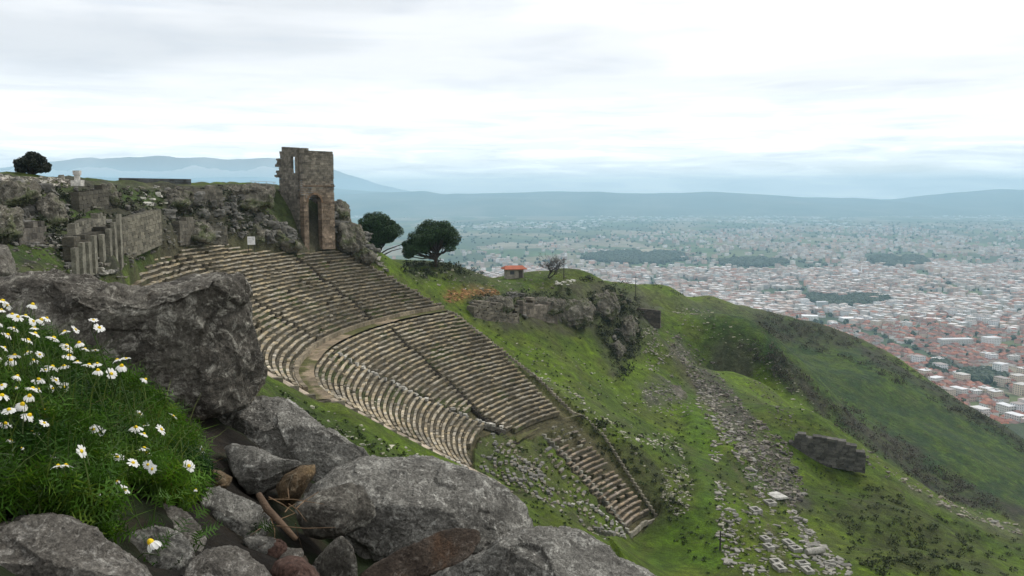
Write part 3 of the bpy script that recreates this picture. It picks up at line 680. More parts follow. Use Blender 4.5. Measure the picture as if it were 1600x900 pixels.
landmark('pink_apartment_block', 'square pink apartment block just beyond the ridge', 'apartment block', 1163, 470, 26, 17, 17, .0, (.68, .48, .40), 1)
# trees of the town
def blob_trees(cen, size, mat, name, label, cat, dens=1):
    bm = bmesh.new(); bmesh.ops.create_icosphere(bm, subdivisions=2, radius=1); bv = np.array([x.co[:] for x in bm.verts]); bf = np.array([[q.index for q in p.verts] for p in bm.faces]); bm.free()
    n = len(cen); s = np.asarray(size)[:, None, None] * np.array([1, 1, .9]); jj = 1 + .3 * (rng.random((n, len(bv), 1)) - .5) * 2
    V = bv[None] * jj * s + np.asarray(cen)[:, None]; F_ = bf[None] + (np.arange(n) * len(bv))[:, None, None]
    cc = np.array([(.030, .045, .020)]) * rng.uniform(.6, 1.5, (n, 1)); cc = np.repeat(cc, len(bv), 0)
    return tag(mobj(name, V.reshape(-1, 3), F_.reshape(-1, 3), cc, False, mat), label, cat, kind='stuff')
tc_ = []; ts = []
for (a, b_, c_, d_) in GREENS:
    for _ in range(int((b_ - a) * (d_ - c_) * .9)):
        th_ = rng.random() * 6.28; q = math.sqrt(rng.random()); u = (a + b_) / 2 + math.cos(th_) * q * (b_ - a) / 2; v = (c_ + d_) / 2 + math.sin(th_) * q * (d_ - c_) / 2
        aa, bb = ray(u, v); Y = PLZ / bb
        if q * q + .7 * float(fbm(np.array([[u / 22, v / 7, 0.0]]), 3, 66)[0]) > .95: continue
        tc_.append((aa * Y, Y, PLZ + 4)); ts.append(rng.uniform(4, 9) * (1 if v > 440 else 1.6))
n = 4200; yy = rng.uniform(1000, 9000, n) ; aa = rng.uniform(-.1, .66, n)
for x, y in zip(aa * yy, yy):
    if y > 3800 and rng.random() < .55: continue
    tc_.append((x, y, PLZ + 4)); ts.append(rng.uniform(2.2, 4.6) * (1 + y / 6000))
blob_trees(np.array(tc_), ts, M['leaf'], 'town_trees', 'dark groves and street trees scattered through the town', 'trees')
# far villages: pale specks on the fields
n = 2600; yy = np.exp(rng.uniform(math.log(5200), math.log(12500), n)); aa = rng.uniform(-.25, .68, n); k = fbm(np.stack([aa * yy / 1500, yy / 2500, 0 * yy], -1), 3, 77) > .02
mbv = MB(); xx = (aa * yy)[k]; yy = yy[k]
mbv.boxes(np.c_[xx, yy, np.full(len(xx), PLZ)], np.c_[rng.uniform(14, 60, len(xx)), rng.uniform(12, 30, len(xx)), rng.uniform(5, 12, len(xx))], rng.uniform(0, 3, len(xx)), np.array([(.75, .74, .72)]) * rng.uniform(.5, 1.1, (len(xx), 1)))
tag(mbv.build('far_villages', M['city']), 'pale specks of farms and villages far out in the haze', 'villages', kind='stuff')
# ================================================================== THEATRE SEATING
th_root = empty('ancient_theatre', (CX, CY, -40.0)); tag(th_root, 'steep fan of stone seat rows cut into the green hillside', 'theatre')
TL = np.array(th_root.location)
def line_xy(pts):
    out_ = []
    for u, v in pts:
        out_.append(cone_hit(u, v))
    return np.array(out_)
STAIRS = [('A', [(458, 398), (520, 448), (588, 505)]), ('B', [(595, 508), (700, 597), (812, 692)]), ('C', [(512, 548), (552, 568), (655, 620), (745, 658), (788, 670)]),
          ('D', [(295, 404), (332, 427), (435, 495), (492, 530)])]
SXY = {k: line_xy(p) for k, p in STAIRS}
def dist_poly(x, y, pl):
    d = np.full(np.shape(x), 1e9)
    for (x0, y0), (x1, y1) in zip(pl[:-1], pl[1:]):
        l2 = (x1 - x0) ** 2 + (y1 - y0) ** 2; t_ = np.clip(((x - x0) * (x1 - x0) + (y - y0) * (y1 - y0)) / l2, 0, 1)
        d = np.minimum(d, np.hypot(x - x0 - t_ * (x1 - x0), y - y0 - t_ * (y1 - y0)))
    return d
rows = [(r, 'low') for r in np.arange(13.3, 26.2, .58)] + [(r, 'mid') for r in np.arange(28.3, 46.0, .585)] + [(r, 'top') for r in np.arange(47.9, 64.5, .60)]
PH0, PH1 = PHG[0] - .5, PHG[-1] + .06
BL = .95
nrow = 0
def side_of(x, y, pl):       # which side of a stair a block stands on
    best = np.full(np.shape(x), 1e9); sg = np.zeros(np.shape(x))
    for (x0, y0), (x1, y1) in zip(pl[:-1], pl[1:]):
        l2 = (x1 - x0) ** 2 + (y1 - y0) ** 2; t_ = np.clip(((x - x0) * (x1 - x0) + (y - y0) * (y1 - y0)) / l2, 0, 1)
        d = np.hypot(x - x0 - t_ * (x1 - x0), y - y0 - t_ * (y1 - y0)); c_ = np.sign((x1 - x0) * (y - y0) - (y1 - y0) * (x - x0)); k = d < best; best = np.where(k, d, best); sg = np.where(k, c_, sg)
    return (sg > 0).astype(int)
WEDGE = {}
def wedge(key):
    if key not in WEDGE: e = bpy.data.objects.new('seating_wedge', None); col.objects.link(e); e.parent = th_root; WEDGE[key] = e
    return WEDGE[key]
earthc = np.array((.095, .082, .055)); 
for r_, sec in rows:
    step = BL / r_; ph = np.arange(PH0, PH1, step); ph = ph + (rng.random(len(ph)) - .5) * step * .15
    x, y = xy_of(r_, ph); z = zc_of(r_) + 0 * x
    u, v = proj(np.stack([x, y, z], -1))
    poly = POLY_LOW if sec == 'low' else POLY_ROWS
    keep = inpoly(u, v, poly) & (ph > ph_seat(r_))
    if sec == 'low':
        strip = inpoly(u, v, [(720, 670), (760, 660), (1, 1)])
        # kerb lines of the wedge survive to the very top, the seats only from a third of the way down
        keep &= ((v > 706 + (u - 880) * -.12 + rng.normal(size=len(u)) * 5) | (rng.random(len(u)) < .28))
        keep &= rng.random(len(u)) < .93
    dmin = np.min([dist_poly(x, y, SXY[k]) for k in SXY], axis=0)
    keep &= dmin > .47
    if sec == 'top' : keep &= rng.random(len(u)) < np.where((u < 300) & (v < 430), .72, .99)
    if keep.sum() < 3: continue
    x, y, z, ph, u, v = x[keep], y[keep], z[keep], ph[keep], u[keep], v[keep]; n = len(x)
    dzz = np.interp(r_ + .6, ZR[:, 0], ZR[:, 1]) - zc_of(r_)
    yaw = np.arctan2(-np.sin(ph), np.cos(ph)) * 1 + math.pi / 2
    # tangent direction of the row
    x2, y2 = xy_of(r_, ph + .01); yaw = np.arctan2(y2 - y, x2 - x)
    h_ = .40; drop = rng.normal(size=n) * .022
    nx, ny = (x - CX), (y - CY); l = np.hypot(nx, ny); nx, ny = nx / l, ny / l
    wid = (side_of(x, y, SXY['A']) + side_of(x, y, SXY['D']) * 2) if sec == 'top' else (side_of(x, y, SXY['B']) + side_of(x, y, SXY['C']) * 2 if sec == 'mid' else 0 * x.astype(int))
    ALL = (x, y, z, ph, u, v, yaw0 := None) if False else (x, y, z, ph, u, v)
    for wq in np.unique(wid):
        x, y, z, ph, u, v = [q[wid == wq] for q in ALL]; n = len(x)
        if n < 3: continue
        x2, y2 = xy_of(r_, ph + .01); yaw = np.arctan2(y2 - y, x2 - x); h_ = .40; drop = rng.normal(size=n) * .03 + .05 * fbm(np.stack([x * .22, y * .22, z], -1), 3, 31)
        nx, ny = (x - CX), (y - CY); l = np.hypot(nx, ny); nx, ny = nx / l, ny / l
        mb = MB()
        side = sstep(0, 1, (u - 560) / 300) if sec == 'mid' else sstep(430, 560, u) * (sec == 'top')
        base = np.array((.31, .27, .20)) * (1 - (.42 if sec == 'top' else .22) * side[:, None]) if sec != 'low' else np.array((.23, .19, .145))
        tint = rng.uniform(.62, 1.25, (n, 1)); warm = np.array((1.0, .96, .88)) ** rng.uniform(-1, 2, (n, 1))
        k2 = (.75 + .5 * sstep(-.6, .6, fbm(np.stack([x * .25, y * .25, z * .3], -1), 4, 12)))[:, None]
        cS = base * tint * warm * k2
        hollow = .02 + (rng.random(n) < .05) * rng.uniform(.05, .25, n)
        # nosing stone
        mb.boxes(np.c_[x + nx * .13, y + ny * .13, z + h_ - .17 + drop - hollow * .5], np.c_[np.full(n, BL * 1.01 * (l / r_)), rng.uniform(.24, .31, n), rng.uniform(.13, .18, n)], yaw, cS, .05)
        # riser set back under the nosing, and the sunk footway behind it, earthy and weedy
        gr = .8 * sstep(.15, .95, fbm(np.stack([x * .35, y * .35, z * .35], -1), 4, 15))[:, None]
        cE = (earthc * (1 - gr) + np.array((.055, .075, .018)) * gr) * rng.uniform(.7, 1.25, (n, 1))
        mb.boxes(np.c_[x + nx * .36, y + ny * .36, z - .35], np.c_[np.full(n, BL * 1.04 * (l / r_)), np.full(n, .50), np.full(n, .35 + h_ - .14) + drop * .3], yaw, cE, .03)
        # a few broken lumps on the footway
        s = rng.random(n) < .10
        if s.any(): mb.boxes(np.c_[x + nx * .5, y + ny * .5, z + h_ - .2][s], np.c_[rng.uniform(.15, .5, n), rng.uniform(.12, .25, n), rng.uniform(.06, .2, n)][s], yaw[s] + rng.normal(size=s.sum()) * .4, (cS * 1.15)[s], .3)
        w_ = wedge((sec, int(wq))); mb.build('seat_row', M['stone'], w_, (0, 0, 0)).location = -TL; nrow += 1
# stairways: half-height steps in a narrow slot
for k, pts in SXY.items():
    seg = np.r_[0, np.cumsum(np.hypot(*np.diff(pts, axis=0).T))]; L_ = seg[-1]; q = np.arange(0, L_, .29)
    x = np.interp(q, seg, pts[:, 0]); y = np.interp(q, seg, pts[:, 1]); z = zcone(x, y); yaw = np.arctan2(pts[-1][1] - pts[0][1], pts[-1][0] - pts[0][0])
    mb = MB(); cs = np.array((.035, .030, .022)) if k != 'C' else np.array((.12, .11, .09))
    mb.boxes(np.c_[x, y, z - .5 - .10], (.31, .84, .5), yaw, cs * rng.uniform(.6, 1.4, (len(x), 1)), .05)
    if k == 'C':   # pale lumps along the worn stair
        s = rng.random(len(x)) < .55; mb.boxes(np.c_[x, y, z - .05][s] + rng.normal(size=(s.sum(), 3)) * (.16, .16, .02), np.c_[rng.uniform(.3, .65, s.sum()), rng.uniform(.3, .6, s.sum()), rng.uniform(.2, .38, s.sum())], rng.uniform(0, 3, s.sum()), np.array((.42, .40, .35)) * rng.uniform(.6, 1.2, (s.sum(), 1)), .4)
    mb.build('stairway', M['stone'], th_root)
# the two walkways and the slanting landing along the near end
def band(name, r0, r1, zoff, colr, wall=None, poly=POLY_BOWL, wallcol=(.21, .175, .12)):
    ph = np.linspace(float(ph_edge(r1)), PH1 + .1, 420); mb = MB(); Rr = np.linspace(r0, r1, 6)
    PH, RR = np.meshgrid(ph, Rr); X, Y = xy_of(RR, PH); Z = np.full_like(X, zc_of((r0 + r1) / 2) + zoff) + .03 * fbm2(X, Y, 1.5, 3)
    u, v = proj(np.stack([X, Y, Z], -1)); ok = inpoly(u, v, poly); n1, n2 = X.shape; i = np.arange(n1 * n2).reshape(n1, n2)
    F_ = np.stack([i[:-1, :-1], i[:-1, 1:], i[1:, 1:], i[1:, :-1]], -1); kk = ok[:-1, :-1] & ok[1:, 1:]
    cc = np.array(colr) * (1 + .35 * fbm2(X, Y, .5, 4, 3))[..., None]; g_ = sstep(-.1, .35, fbm2(X, Y, .25, 4, 8) + .35 * (RR > (r0 + r1) / 2))[..., None]; cc = cc * (1 - g_) + np.array((.075, .075, .022)) * g_
    mb.add(np.stack([X, Y, Z], -1).reshape(-1, 3), F_[kk].tolist(), cc.reshape(-1, 3)); 
    if wall:
        phw = np.arange(float(ph_seat(r1)), PH1, .9 / r1); x, y = xy_of(r1 + .12, phw); z = np.full_like(x, zc_of((r0 + r1) / 2) + zoff); u, v = proj(np.stack([x, y, z], -1)); k = inpoly(u, v, poly)
        x2, y2 = xy_of(r1 + .12, phw + .01); yw = np.arctan2(y2 - y, x2 - x); l = np.hypot(x - CX, y - CY)
        mb.boxes(np.c_[x, y, z - .2][k], np.c_[.93 * l / r1, np.full_like(x, .4), np.full_like(x, wall + .2)][k], yw[k], np.array(wallcol) * rng.uniform(.6, 1.2, (k.sum(), 1)), .04)
    return mb.build(name, M['stone'], th_root)
band('walkway', 46.2, 47.7, .30, (.23, .18, .12), .5)
band('walkway', 26.6, 27.9, .05, (.13, .115, .07), None, [(806, 700), (806, 680), (905, 645), (920, 660), (850, 690)])
RRr, QQ = np.meshgrid(np.linspace(28, 63, 240), np.linspace(0, 1, 14)); PPp = ph_edge(RRr) + QQ * (ph_seat(RRr) - ph_edge(RRr)) * 1.05
X, Y = xy_of(RRr, PPp); Z = zcone(X, Y) + .12 + .05 * fbm2(X, Y, .8, 3); Z = Z - .25 * (QQ < .01) - .25 * (RRr < 28.3)
i = np.arange(240 * 14).reshape(14, 240); F_ = np.stack([i[:-1, :-1], i[:-1, 1:], i[1:, 1:], i[1:, :-1]], -1).reshape(-1, 4)
cc = np.array((.30, .25, .19)) * (1 + .3 * fbm2(X, Y, .7, 5, 3))[..., None]
mb = MB(); mb.add(np.stack([X, Y, Z], -1).reshape(-1, 3), F_.tolist(), cc.reshape(-1, 3)); mb.build('landing', M['stone'], th_root)
# stone kerb with stepped (sawtooth) outline along the outer edge of the landing, and a kerb up the far edge
def edge_wall(name, pix, w_, h_, colr, step, poly_z=zcone, jz=0.05, parent=th_root, saw=False, pl=None):
    pl = line_xy(pix) if pl is None else pl; seg = np.r_[0, np.cumsum(np.hypot(*np.diff(pl, axis=0).T))]; q = np.arange(0, seg[-1], step)
    x = np.interp(q, seg, pl[:, 0]); y = np.interp(q, seg, pl[:, 1]); dx = np.gradient(x); dy = np.gradient(y); yaw = np.arctan2(dy, dx); n = len(x)
    mb = MB(); hh = h_ * rng.uniform(.8, 1.2, n); ww = np.where(np.arange(n) % 2 == 0, w_ * (1.9 if saw else 1), w_)
    mb.boxes(np.c_[x, y, zcone(x, y) - .3], np.c_[np.full(n, step * 1.0), ww, hh + .3], yaw, np.array(colr) * rng.uniform(.7, 1.2, (n, 1)), .06)
    return mb.build(name, M['stone'], parent)
def edge_xy(rs, off): x, y = xy_of(rs, ph_edge(rs) + off / rs); return np.stack([x, y], -1)
edge_wall('edge_wall', None, .2, .14, (.17, .15, .11), 1.3, saw=True, pl=edge_xy(np.linspace(29, 62, 40), -.1))
edge_wall('edge_wall', [(541, 393), (600, 429), (650, 457), (700, 486), (760, 528), (840, 590), (911, 650)], .24, .12, (.24, .215, .165), .5)
edge_wall('edge_wall', [(911, 650), (945, 682), (985, 745), (1030, 812)], .24, .16, (.24, .22, .165), .5)
edge_wall('edge_wall', [(850, 682), (885, 715), (940, 775), (985, 836)], .3, .3, (.23, .22, .18), .6)
edge_wall('edge_wall', [(985, 836), (1005, 818), (1030, 812)], .3, .3, (.25, .23, .18), .6)

# ================================================================== BLOCK WALLS
def block_wall(mb, p0, p1, thick, ch, bl, top, bottom=None, base=(.2, .17, .13), hole=None, var=.38, colf=None, jit=.035):
    """courses of separate stones from p0 to p1 (x,y,z of foot); top(s)/bottom(s) give the ragged heights, s metres along"""
    p0 = np.array(p0, float); p1 = np.array(p1, float); d = p1 - p0; Ln = math.hypot(d[0], d[1]); ux, uy = d[0] / Ln, d[1] / Ln; yaw = math.atan2(uy, ux)
    zmax = max(top(s) for s in np.linspace(0, Ln, 24)); nc = int(zmax / ch) + 1; k = 0
    z0_ = -1.0 if bottom is None else bottom
    z = z0_
    while z < zmax:
        s = -rng.random() * bl * .5
        while s < Ln:
            b_ = bl * rng.uniform(.7, 1.35); s0, s1 = max(0, s), min(Ln, s + b_)
            if s1 - s0 > .08:
                sm = (s0 + s1) / 2
                if z + ch * .6 < top(sm):
                    segs = [(s0, s1)]
                    if hole:
                        h = hole(z + ch / 2)
                        if h:
                            a, c_ = h; segs = [(x0, x1) for x0, x1 in ((s0, min(s1, a)), (max(s0, c_), s1)) if x1 - x0 > .04]
                    for x0, x1 in segs:
                        m_ = (x0 + x1) / 2; f = m_ / Ln; cx, cy = p0[0] + ux * m_, p0[1] + uy * m_; cz = p0[2] + d[2] * f + z
                        cc = np.array(base if colf is None else colf(m_, z)) * rng.uniform(1 - var, 1 + var)
                        mb.boxes((cx, cy, cz), ((x1 - x0) - .018, thick + (rng.random() - .5) * .07, ch - .014), yaw, cc, jit)
            s += b_
        z += ch
# ---------------------------------------------------------------- tower
tw = P(473, 378, 122.0); tower = empty('ruined_tower', tw - np.array([0, 0, .8])); tag(tower, 'square ruined stone tower with tall arched doorway above the seats', 'tower')
S_ = 5.35; al = R(43); dl = np.array((-math.cos(R(90) - al) * 1.0, math.sin(R(90) - al) * 1.0)) 
A0 = tw[:2]; dirL = np.array((-.73, .683)); dirR = np.array((.683 * .98, .73))
z_t = tw[2]
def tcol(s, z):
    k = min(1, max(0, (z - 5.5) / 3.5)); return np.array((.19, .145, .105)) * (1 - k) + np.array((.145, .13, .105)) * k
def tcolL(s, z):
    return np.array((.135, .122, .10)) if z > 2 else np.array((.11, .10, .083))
HT = 13.6
def nz(s, k): return float(fbm(np.array([[s * 1.3, k * 7.1, 0.0]]), 3, 5)[0])
def arch(z):       # opening in the right face, 1.7 m wide, springing at 5.6 m
    c_, hw, sp = 1.9, 1.12, 5.6
    if z < sp: return (c_ - hw, c_ + hw)
    if z < sp + hw: q = math.sqrt(hw * hw - (z - sp) ** 2); return (c_ - q, c_ + q)
def slit(z): return (1.05, 1.6) if 9.6 < z < 11.9 else None
def slitL(z):
    return (S_ - 2.15, S_ - 1.15) if 9.8 < z < 11.9 else None
PR = np.array([*(A0 + dirR * S_), z_t]); PC = np.array([*A0, z_t]); PL = np.array([*(A0 + dirL * S_), z_t + .35]); PB = np.array([*(A0 + (dirL + dirR) * S_), z_t])
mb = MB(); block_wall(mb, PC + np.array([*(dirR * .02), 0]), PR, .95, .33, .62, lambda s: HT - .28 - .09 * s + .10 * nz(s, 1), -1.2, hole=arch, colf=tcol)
for zc_ in (7.9, 5.55):    # string courses
    for s in np.arange(.2, S_, .5):
        if not (zc_ < 6.9 and .6 < s < 3.2): q = PC + np.array([*(dirR * s), zc_]) - np.array([dirL[0] * .52, dirL[1] * .52, 0]); mb.boxes(q, (.49, .16, .16), math.atan2(dirR[1], dirR[0]), (.14, .10, .07), .05)
mb.build('arched_wall', M['stone'], tower)
ar = MB()   # voussoirs
for k in range(13):
    t_ = math.pi * (k + .5) / 13; s = 1.9 - 1.26 * math.cos(t_); zz = 5.6 + 1.26 * math.sin(t_); q = PC + np.array([*(dirR * s), zz - .13]) - np.array([dirL[0] * .5, dirL[1] * .5, 0]); ar.boxes(q, (.27, .14, .30), math.atan2(dirR[1], dirR[0]), np.array((.19, .125, .08)) * rng.uniform(.7, 1.2), .1)
ar.build('arch_ring', M['stone'], tower)
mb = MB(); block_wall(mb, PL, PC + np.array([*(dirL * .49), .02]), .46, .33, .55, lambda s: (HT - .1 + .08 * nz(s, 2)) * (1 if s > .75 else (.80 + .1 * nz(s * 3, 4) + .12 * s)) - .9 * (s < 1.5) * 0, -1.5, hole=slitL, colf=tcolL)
mb.build('window_wall', M['stone'], tower)
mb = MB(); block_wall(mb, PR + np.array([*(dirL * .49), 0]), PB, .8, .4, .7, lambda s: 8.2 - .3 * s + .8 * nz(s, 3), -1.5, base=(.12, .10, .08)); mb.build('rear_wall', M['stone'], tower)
mb = MB(); block_wall(mb, PL + np.array([*(dirR * .5), -.5]), PB - np.array([*(dirR * .45), 0]), .8, .4, .7, lambda s: (9.3 - 1.1 * s if s < 2 else 6.6) + .7 * nz(s, 5), -1.5, base=(.12, .10, .08)); mb.build('rear_wall', M['stone'], tower)
# jutting stones up the broken left edge
mb = MB()
for k in range(26): z = rng.uniform(3, 12.6); mb.boxes(PL + np.array([dirL[0] * rng.uniform(0, .45) * (.5 + (9.3 < z < 11.2)), dirL[1] * .2, z - .5]), (rng.uniform(.4, .8), rng.uniform(.4, .9), rng.uniform(.25, .4)), rng.uniform(0, 3), tcolL(0, z) * rng.uniform(.8, 1.3), .2)
mb.build('broken_edge', M['stone'], tower)

# ---------------------------------------------------------------- rocks
bm = bmesh.new(); bmesh.ops.create_icosphere(bm, subdivisions=5, radius=1); ICO5 = (np.array([x.co[:] for x in bm.verts]), np.array([[q.index for q in p.verts] for p in bm.faces])); bm.free()
bm = bmesh.new(); bmesh.ops.create_icosphere(bm, subdivisions=6, radius=1); ICO6 = (np.array([x.co[:] for x in bm.verts]), np.array([[q.index for q in p.verts] for p in bm.faces])); bm.free()
bm = bmesh.new(); bmesh.ops.create_icosphere(bm, subdivisions=7, radius=1); ICO7 = (np.array([x.co[:] for x in bm.verts]), np.array([[q.index for q in p.verts] for p in bm.faces])); bm.free()
bm = bmesh.new(); bmesh.ops.create_icosphere(bm, subdivisions=3, radius=1); ICO3 = (np.array([x.co[:] for x in bm.verts]), np.array([[q.index for q in p.verts] for p in bm.faces])); bm.free()
bm = bmesh.new(); bmesh.ops.create_icosphere(bm, subdivisions=4, radius=1); ICO4 = (np.array([x.co[:] for x in bm.verts]), np.array([[q.index for q in p.verts] for p in bm.faces])); bm.free()
def rock(name, label, cat, outline, Y, T, tilt, mat, ico, seed, noise=1.0, planes=(), dstilt=0.0, group=None, ex=.75, crag=0):
    """closed boulder whose outline as measured stands at distance Y; T half thickness (m), tilt = how much further back its top lies"""
    V, F_ = ico; op = np.array(outline, float); c = (op.max(0) + op.min(0)) / 2
    # centroid
    x, y = op[:, 0], op[:, 1]; x1, y1 = np.roll(x, -1), np.roll(y, -1); cr = x * y1 - x1 * y; Ar = cr.sum() / 2
    c = np.array([((x + x1) * cr).sum() / (6 * Ar), ((y + y1) * cr).sum() / (6 * Ar)])
    th_ = np.arctan2(V[:, 2], V[:, 0]); rho = np.hypot(V[:, 0], V[:, 2]); dep = V[:, 1]      # local z up, y away
    # polar radius of outline
    ang = np.linspace(-math.pi, math.pi, 361); rad = np.zeros(361)
    for i_, a in enumerate(ang):
        dx, dy = math.cos(a), -math.sin(a); best = 0
        for k in range(len(op)):
            p, q = op[k] - c, op[(k + 1) % len(op)] - c; e = q - p; den = dx * e[1] - dy * e[0]
            if abs(den) < 1e-9: continue
            t_ = (p[0] * e[1] - p[1] * e[0]) / den; s_ = (p[0] * dy - p[1] * dx) / den
            if t_ > best and -1e-6 <= s_ <= 1 + 1e-6: best = t_
        rad[i_] = best
    rad = np.convolve(np.r_[rad[-3:-1], rad, rad[1:3]], [.15, .2, .3, .2, .15], 'valid')
    Rr = np.interp(th_, ang, rad) * rho ** ex
    du, dv = Rr * np.cos(th_), -Rr * np.sin(th_)
    sc_m = rad.mean() / FPX * Y
    n0 = fbm(V * 1.7, 3, seed); dd = T * np.sign(dep) * np.abs(dep) ** .8 * (1 + .18 * n0)
    Yv = Y + dd + tilt * (-dv) / FPX * Y + dstilt * du / FPX * Y
    W = P(c[0] + du, c[1] + dv, Yv)
    cen = W.mean(0)
    for (nx, ny, nz_, d_) in planes:   # broad broken faces
        nn = np.array((nx, ny, nz_), float); nn /= np.linalg.norm(nn); h = (W - cen) @ nn - d_ * sc_m; W = W - np.clip(h, 0, None)[:, None] * nn * .88
    # normals approx for displacement
    a, b_, c_ = W[F_[:, 0]], W[F_[:, 1]], W[F_[:, 2]]; fn = np.cross(b_ - a, c_ - a); vn_ = np.zeros_like(W)
    for k in range(3): np.add.at(vn_, F_[:, k], fn)
    vn_ /= np.linalg.norm(vn_, axis=1)[:, None] + 1e-12
    s = 1 / sc_m; q = W * s
    disp = (.055 * fbm(q * 1.6, 5, seed + 1, .55) + .025 * ridged(q * 2.3, 5, seed + 2) - .02 + .022 * fbm(q * 8, 4, seed + 4, .6) + .012 * ridged(q * 13, 4, seed + 5)) * noise
    if not crag: disp = disp * .62 + .045 * facet(q * 1.3, seed + 7, 1.0) + .020 * facet(q * 3.1, seed + 8) + .008 * facet(q * 9.1, seed + 9)
    if crag:   # upright joints and ledges
        qq = W * np.array((1.0, 1.0, .35)); disp = disp * .45 + (.40 * facet(W * np.array((.8, .8, .45)), seed + 7) + .16 * facet(W * np.array((1.9, 1.9, 1.3)), seed + 8) + .05 * facet(W * 4.1, seed + 9)) / sc_m
    W = W + vn_ * (disp * sc_m)[:, None]
    if np.einsum('ij,ij->i', vn_, W - cen).mean() < 0: F_ = F_[:, ::-1]
    o = mobj(name, W, F_, None, True, mat, None, tuple(cen - np.array([0, 0, sc_m * .7])))
    return tag(o, label, cat, group)
# outcrop crags around the tower and left of it
CR = [
 ('jagged grey crag at the right foot of the tower', [(522,322),(532,330),(545,336),(547,352),(556,372),(560,392),(545,398),(526,392)], 121, 3.0),
 ('tall leaning crag beside the pine, right of the tower', [(545,345),(558,352),(568,368),(572,392),(590,402),(575,412),(552,402),(542,380)], 122, 2.5),
 ('low rounded crag behind the leaning one', [(520,318),(530,312),(542,322),(546,340),(530,345),(518,340)], 124, 2.5),
 ('rough rock mass under the left foot of the tower', [(408,322),(425,330),(432,352),(448,372),(474,386),(460,394),(430,392),(412,382),(400,350),(400,326)], 116, 3.0),
 ('dark rock face behind the white notice board', [(340,352),(360,346),(400,345),(412,360),(412,378),(395,384),(360,382),(342,376)], 104, 1.6),
 ('rock ridge left of the notice board face', [(262,350),(290,345),(325,350),(335,368),(330,382),(300,376),(268,376)], 98, 2.4),
 ('broken crag on the skyline left of the tower', [(330,296),(360,292),(405,290),(428,296),(426,322),(400,330),(350,322),(325,312)], 120, 3.0),
 ('leaning slab crag in the upper left ruins', [(60,318),(80,305),(98,318),(104,345),(92,360),(66,352)], 80, 1.6),
 ('boulder pile above the buttressed wall', [(0,288),(30,284),(52,292),(58,312),(30,326),(0,322)], 78, 2.0),
 ('grey crag above the small green ledge', [(150,300),(172,292),(185,303),(182,318),(160,322)], 86, 1.5),
 ('weathered crag over the upper ruin terrace', [(255,300),(282,296),(300,304),(298,322),(270,326),(252,318)], 100, 2.0),
 ('dark crag at the far left of the ruins', [(-30,330),(0,325),(22,335),(30,365),(10,378),(-30,378)], 66, 2.0)]
def crag_depth(ol, Y, T):
    o_ = np.array(ol); vb = o_[:, 1].max() - 4; ub = o_[o_[:, 1] > vb - 6, 0].mean(); q, ok = hit([ub], [vb]); return float(q[0][1]) + .35 * T + (2.5 if T == 1.6 else 0) if ok[0] else Y
for k, (lb, ol, Y, T) in enumerate(CR): rock('rock_outcrop', lb, 'crag', ol, crag_depth(ol, Y, T), T * .8, .5, M['rock_far'], ICO6, 100 + k, 2.6, ex=.6, crag=1)
# ================================================================== RUIN WALLS
def gpt(u, v, Y=None, dz=0):
    if Y is None: p = hit([u], [v])[0][0]
    else: a, _ = ray(u, v); x = float(a * Y); p = np.array([x, Y, float(gz(x, Y))])
    return p + np.array([0, 0, dz])
def wall_thing(name, label, cat, pa, pb, hgt, thick=.8, ch=.4, bl=.8, base=(.12, .11, .09), rag=.35, sink=1.0, seed=1, build=True, ends=0.0):
    e = empty(name, pa); tag(e, label, cat)
    Lw = float(np.hypot(*(np.array(pb) - np.array(pa))[:2])); mb = MB(); block_wall(mb, pa, pb, thick, ch, bl, lambda s: hgt * (1 - ends * max(0, 1 - min(s, Lw - s) / 2.2) ** 1.5) + rag * nz(s * .7, seed) + .3 * rag * nz(s * 2.2, seed + 9), -sink, base=base, jit=.025)
    o = mb.build('masonry', M['stone'], e); return e
def PG(u, v, dY=0.0, alt=100.0):
    q, ok = hit([u], [v]); return P(u, v, float(q[0][1]) + dY if ok[0] else alt)
# long buttressed terrace wall, upper left
wl0 = P(108, 410, 62.5); wl1 = P(186, 388, 75); wl2 = P(247, 364, 90)
e = empty('buttressed_wall', wl0); tag(e, 'grey terrace wall braced by upright stone piers above the seats', 'retaining wall')
mb = MB(); block_wall(mb, wl0, wl1, .8, .34, 1.1, lambda s: 1.75 + .03 * s + .25 * nz(s, 2), -1.2, base=(.075, .068, .052), jit=.02); block_wall(mb, wl1, wl2, .8, .34, 1.3, lambda s: 2.75 - .02 * s + .2 * nz(s, 3), -1.2, base=(.135, .125, .095), jit=.02)
mb.build('masonry', M['stone'], e)
bt = [(118, 416, 408-378), (129, 417, 34), (139, 415, 33), (148, 413, 40), (161, 410, 42), (172, 409, 49), (180, 406, 58), (188, 392, 55)]
for k, (u, v, hp) in enumerate(bt):
    Y = 59.6 + k * 1.75; p = P(u, v, Y); h = hp / FPX * Y * .98; mb = MB(); 
    for q in range(int(h / .45) + 4): mb.boxes(p + np.array([0, 0, -1.4 + q * .45]), (.30, .9, .452), .25 + (rng.random() - .5) * .05, np.array((.175, .165, .13)) * rng.uniform(.8, 1.15), .02)
    mb.build('pier', M['stone'], e)
wall_thing('terrace_wall', 'low terrace wall with coping ending at the buttressed piers', 'retaining wall', P(112, 373, 65), P(160, 350, 74), 1.0, .6, .35, .7, (.15, .14, .11), .15, seed=4)
wall_thing('terrace_wall', 'mossy dark wall above the green ledge, upper left ruins', 'retaining wall', PG(118, 330), PG(165, 322), 1.9, .8, .4, .8, (.085, .078, .06), .4, seed=5)
wall_thing('terrace_wall', 'short dark wall stub at the far left of the ruins', 'retaining wall', PG(22, 382), PG(66, 374), 1.1, .7, .4, .8, (.10, .09, .075), .3, seed=6)
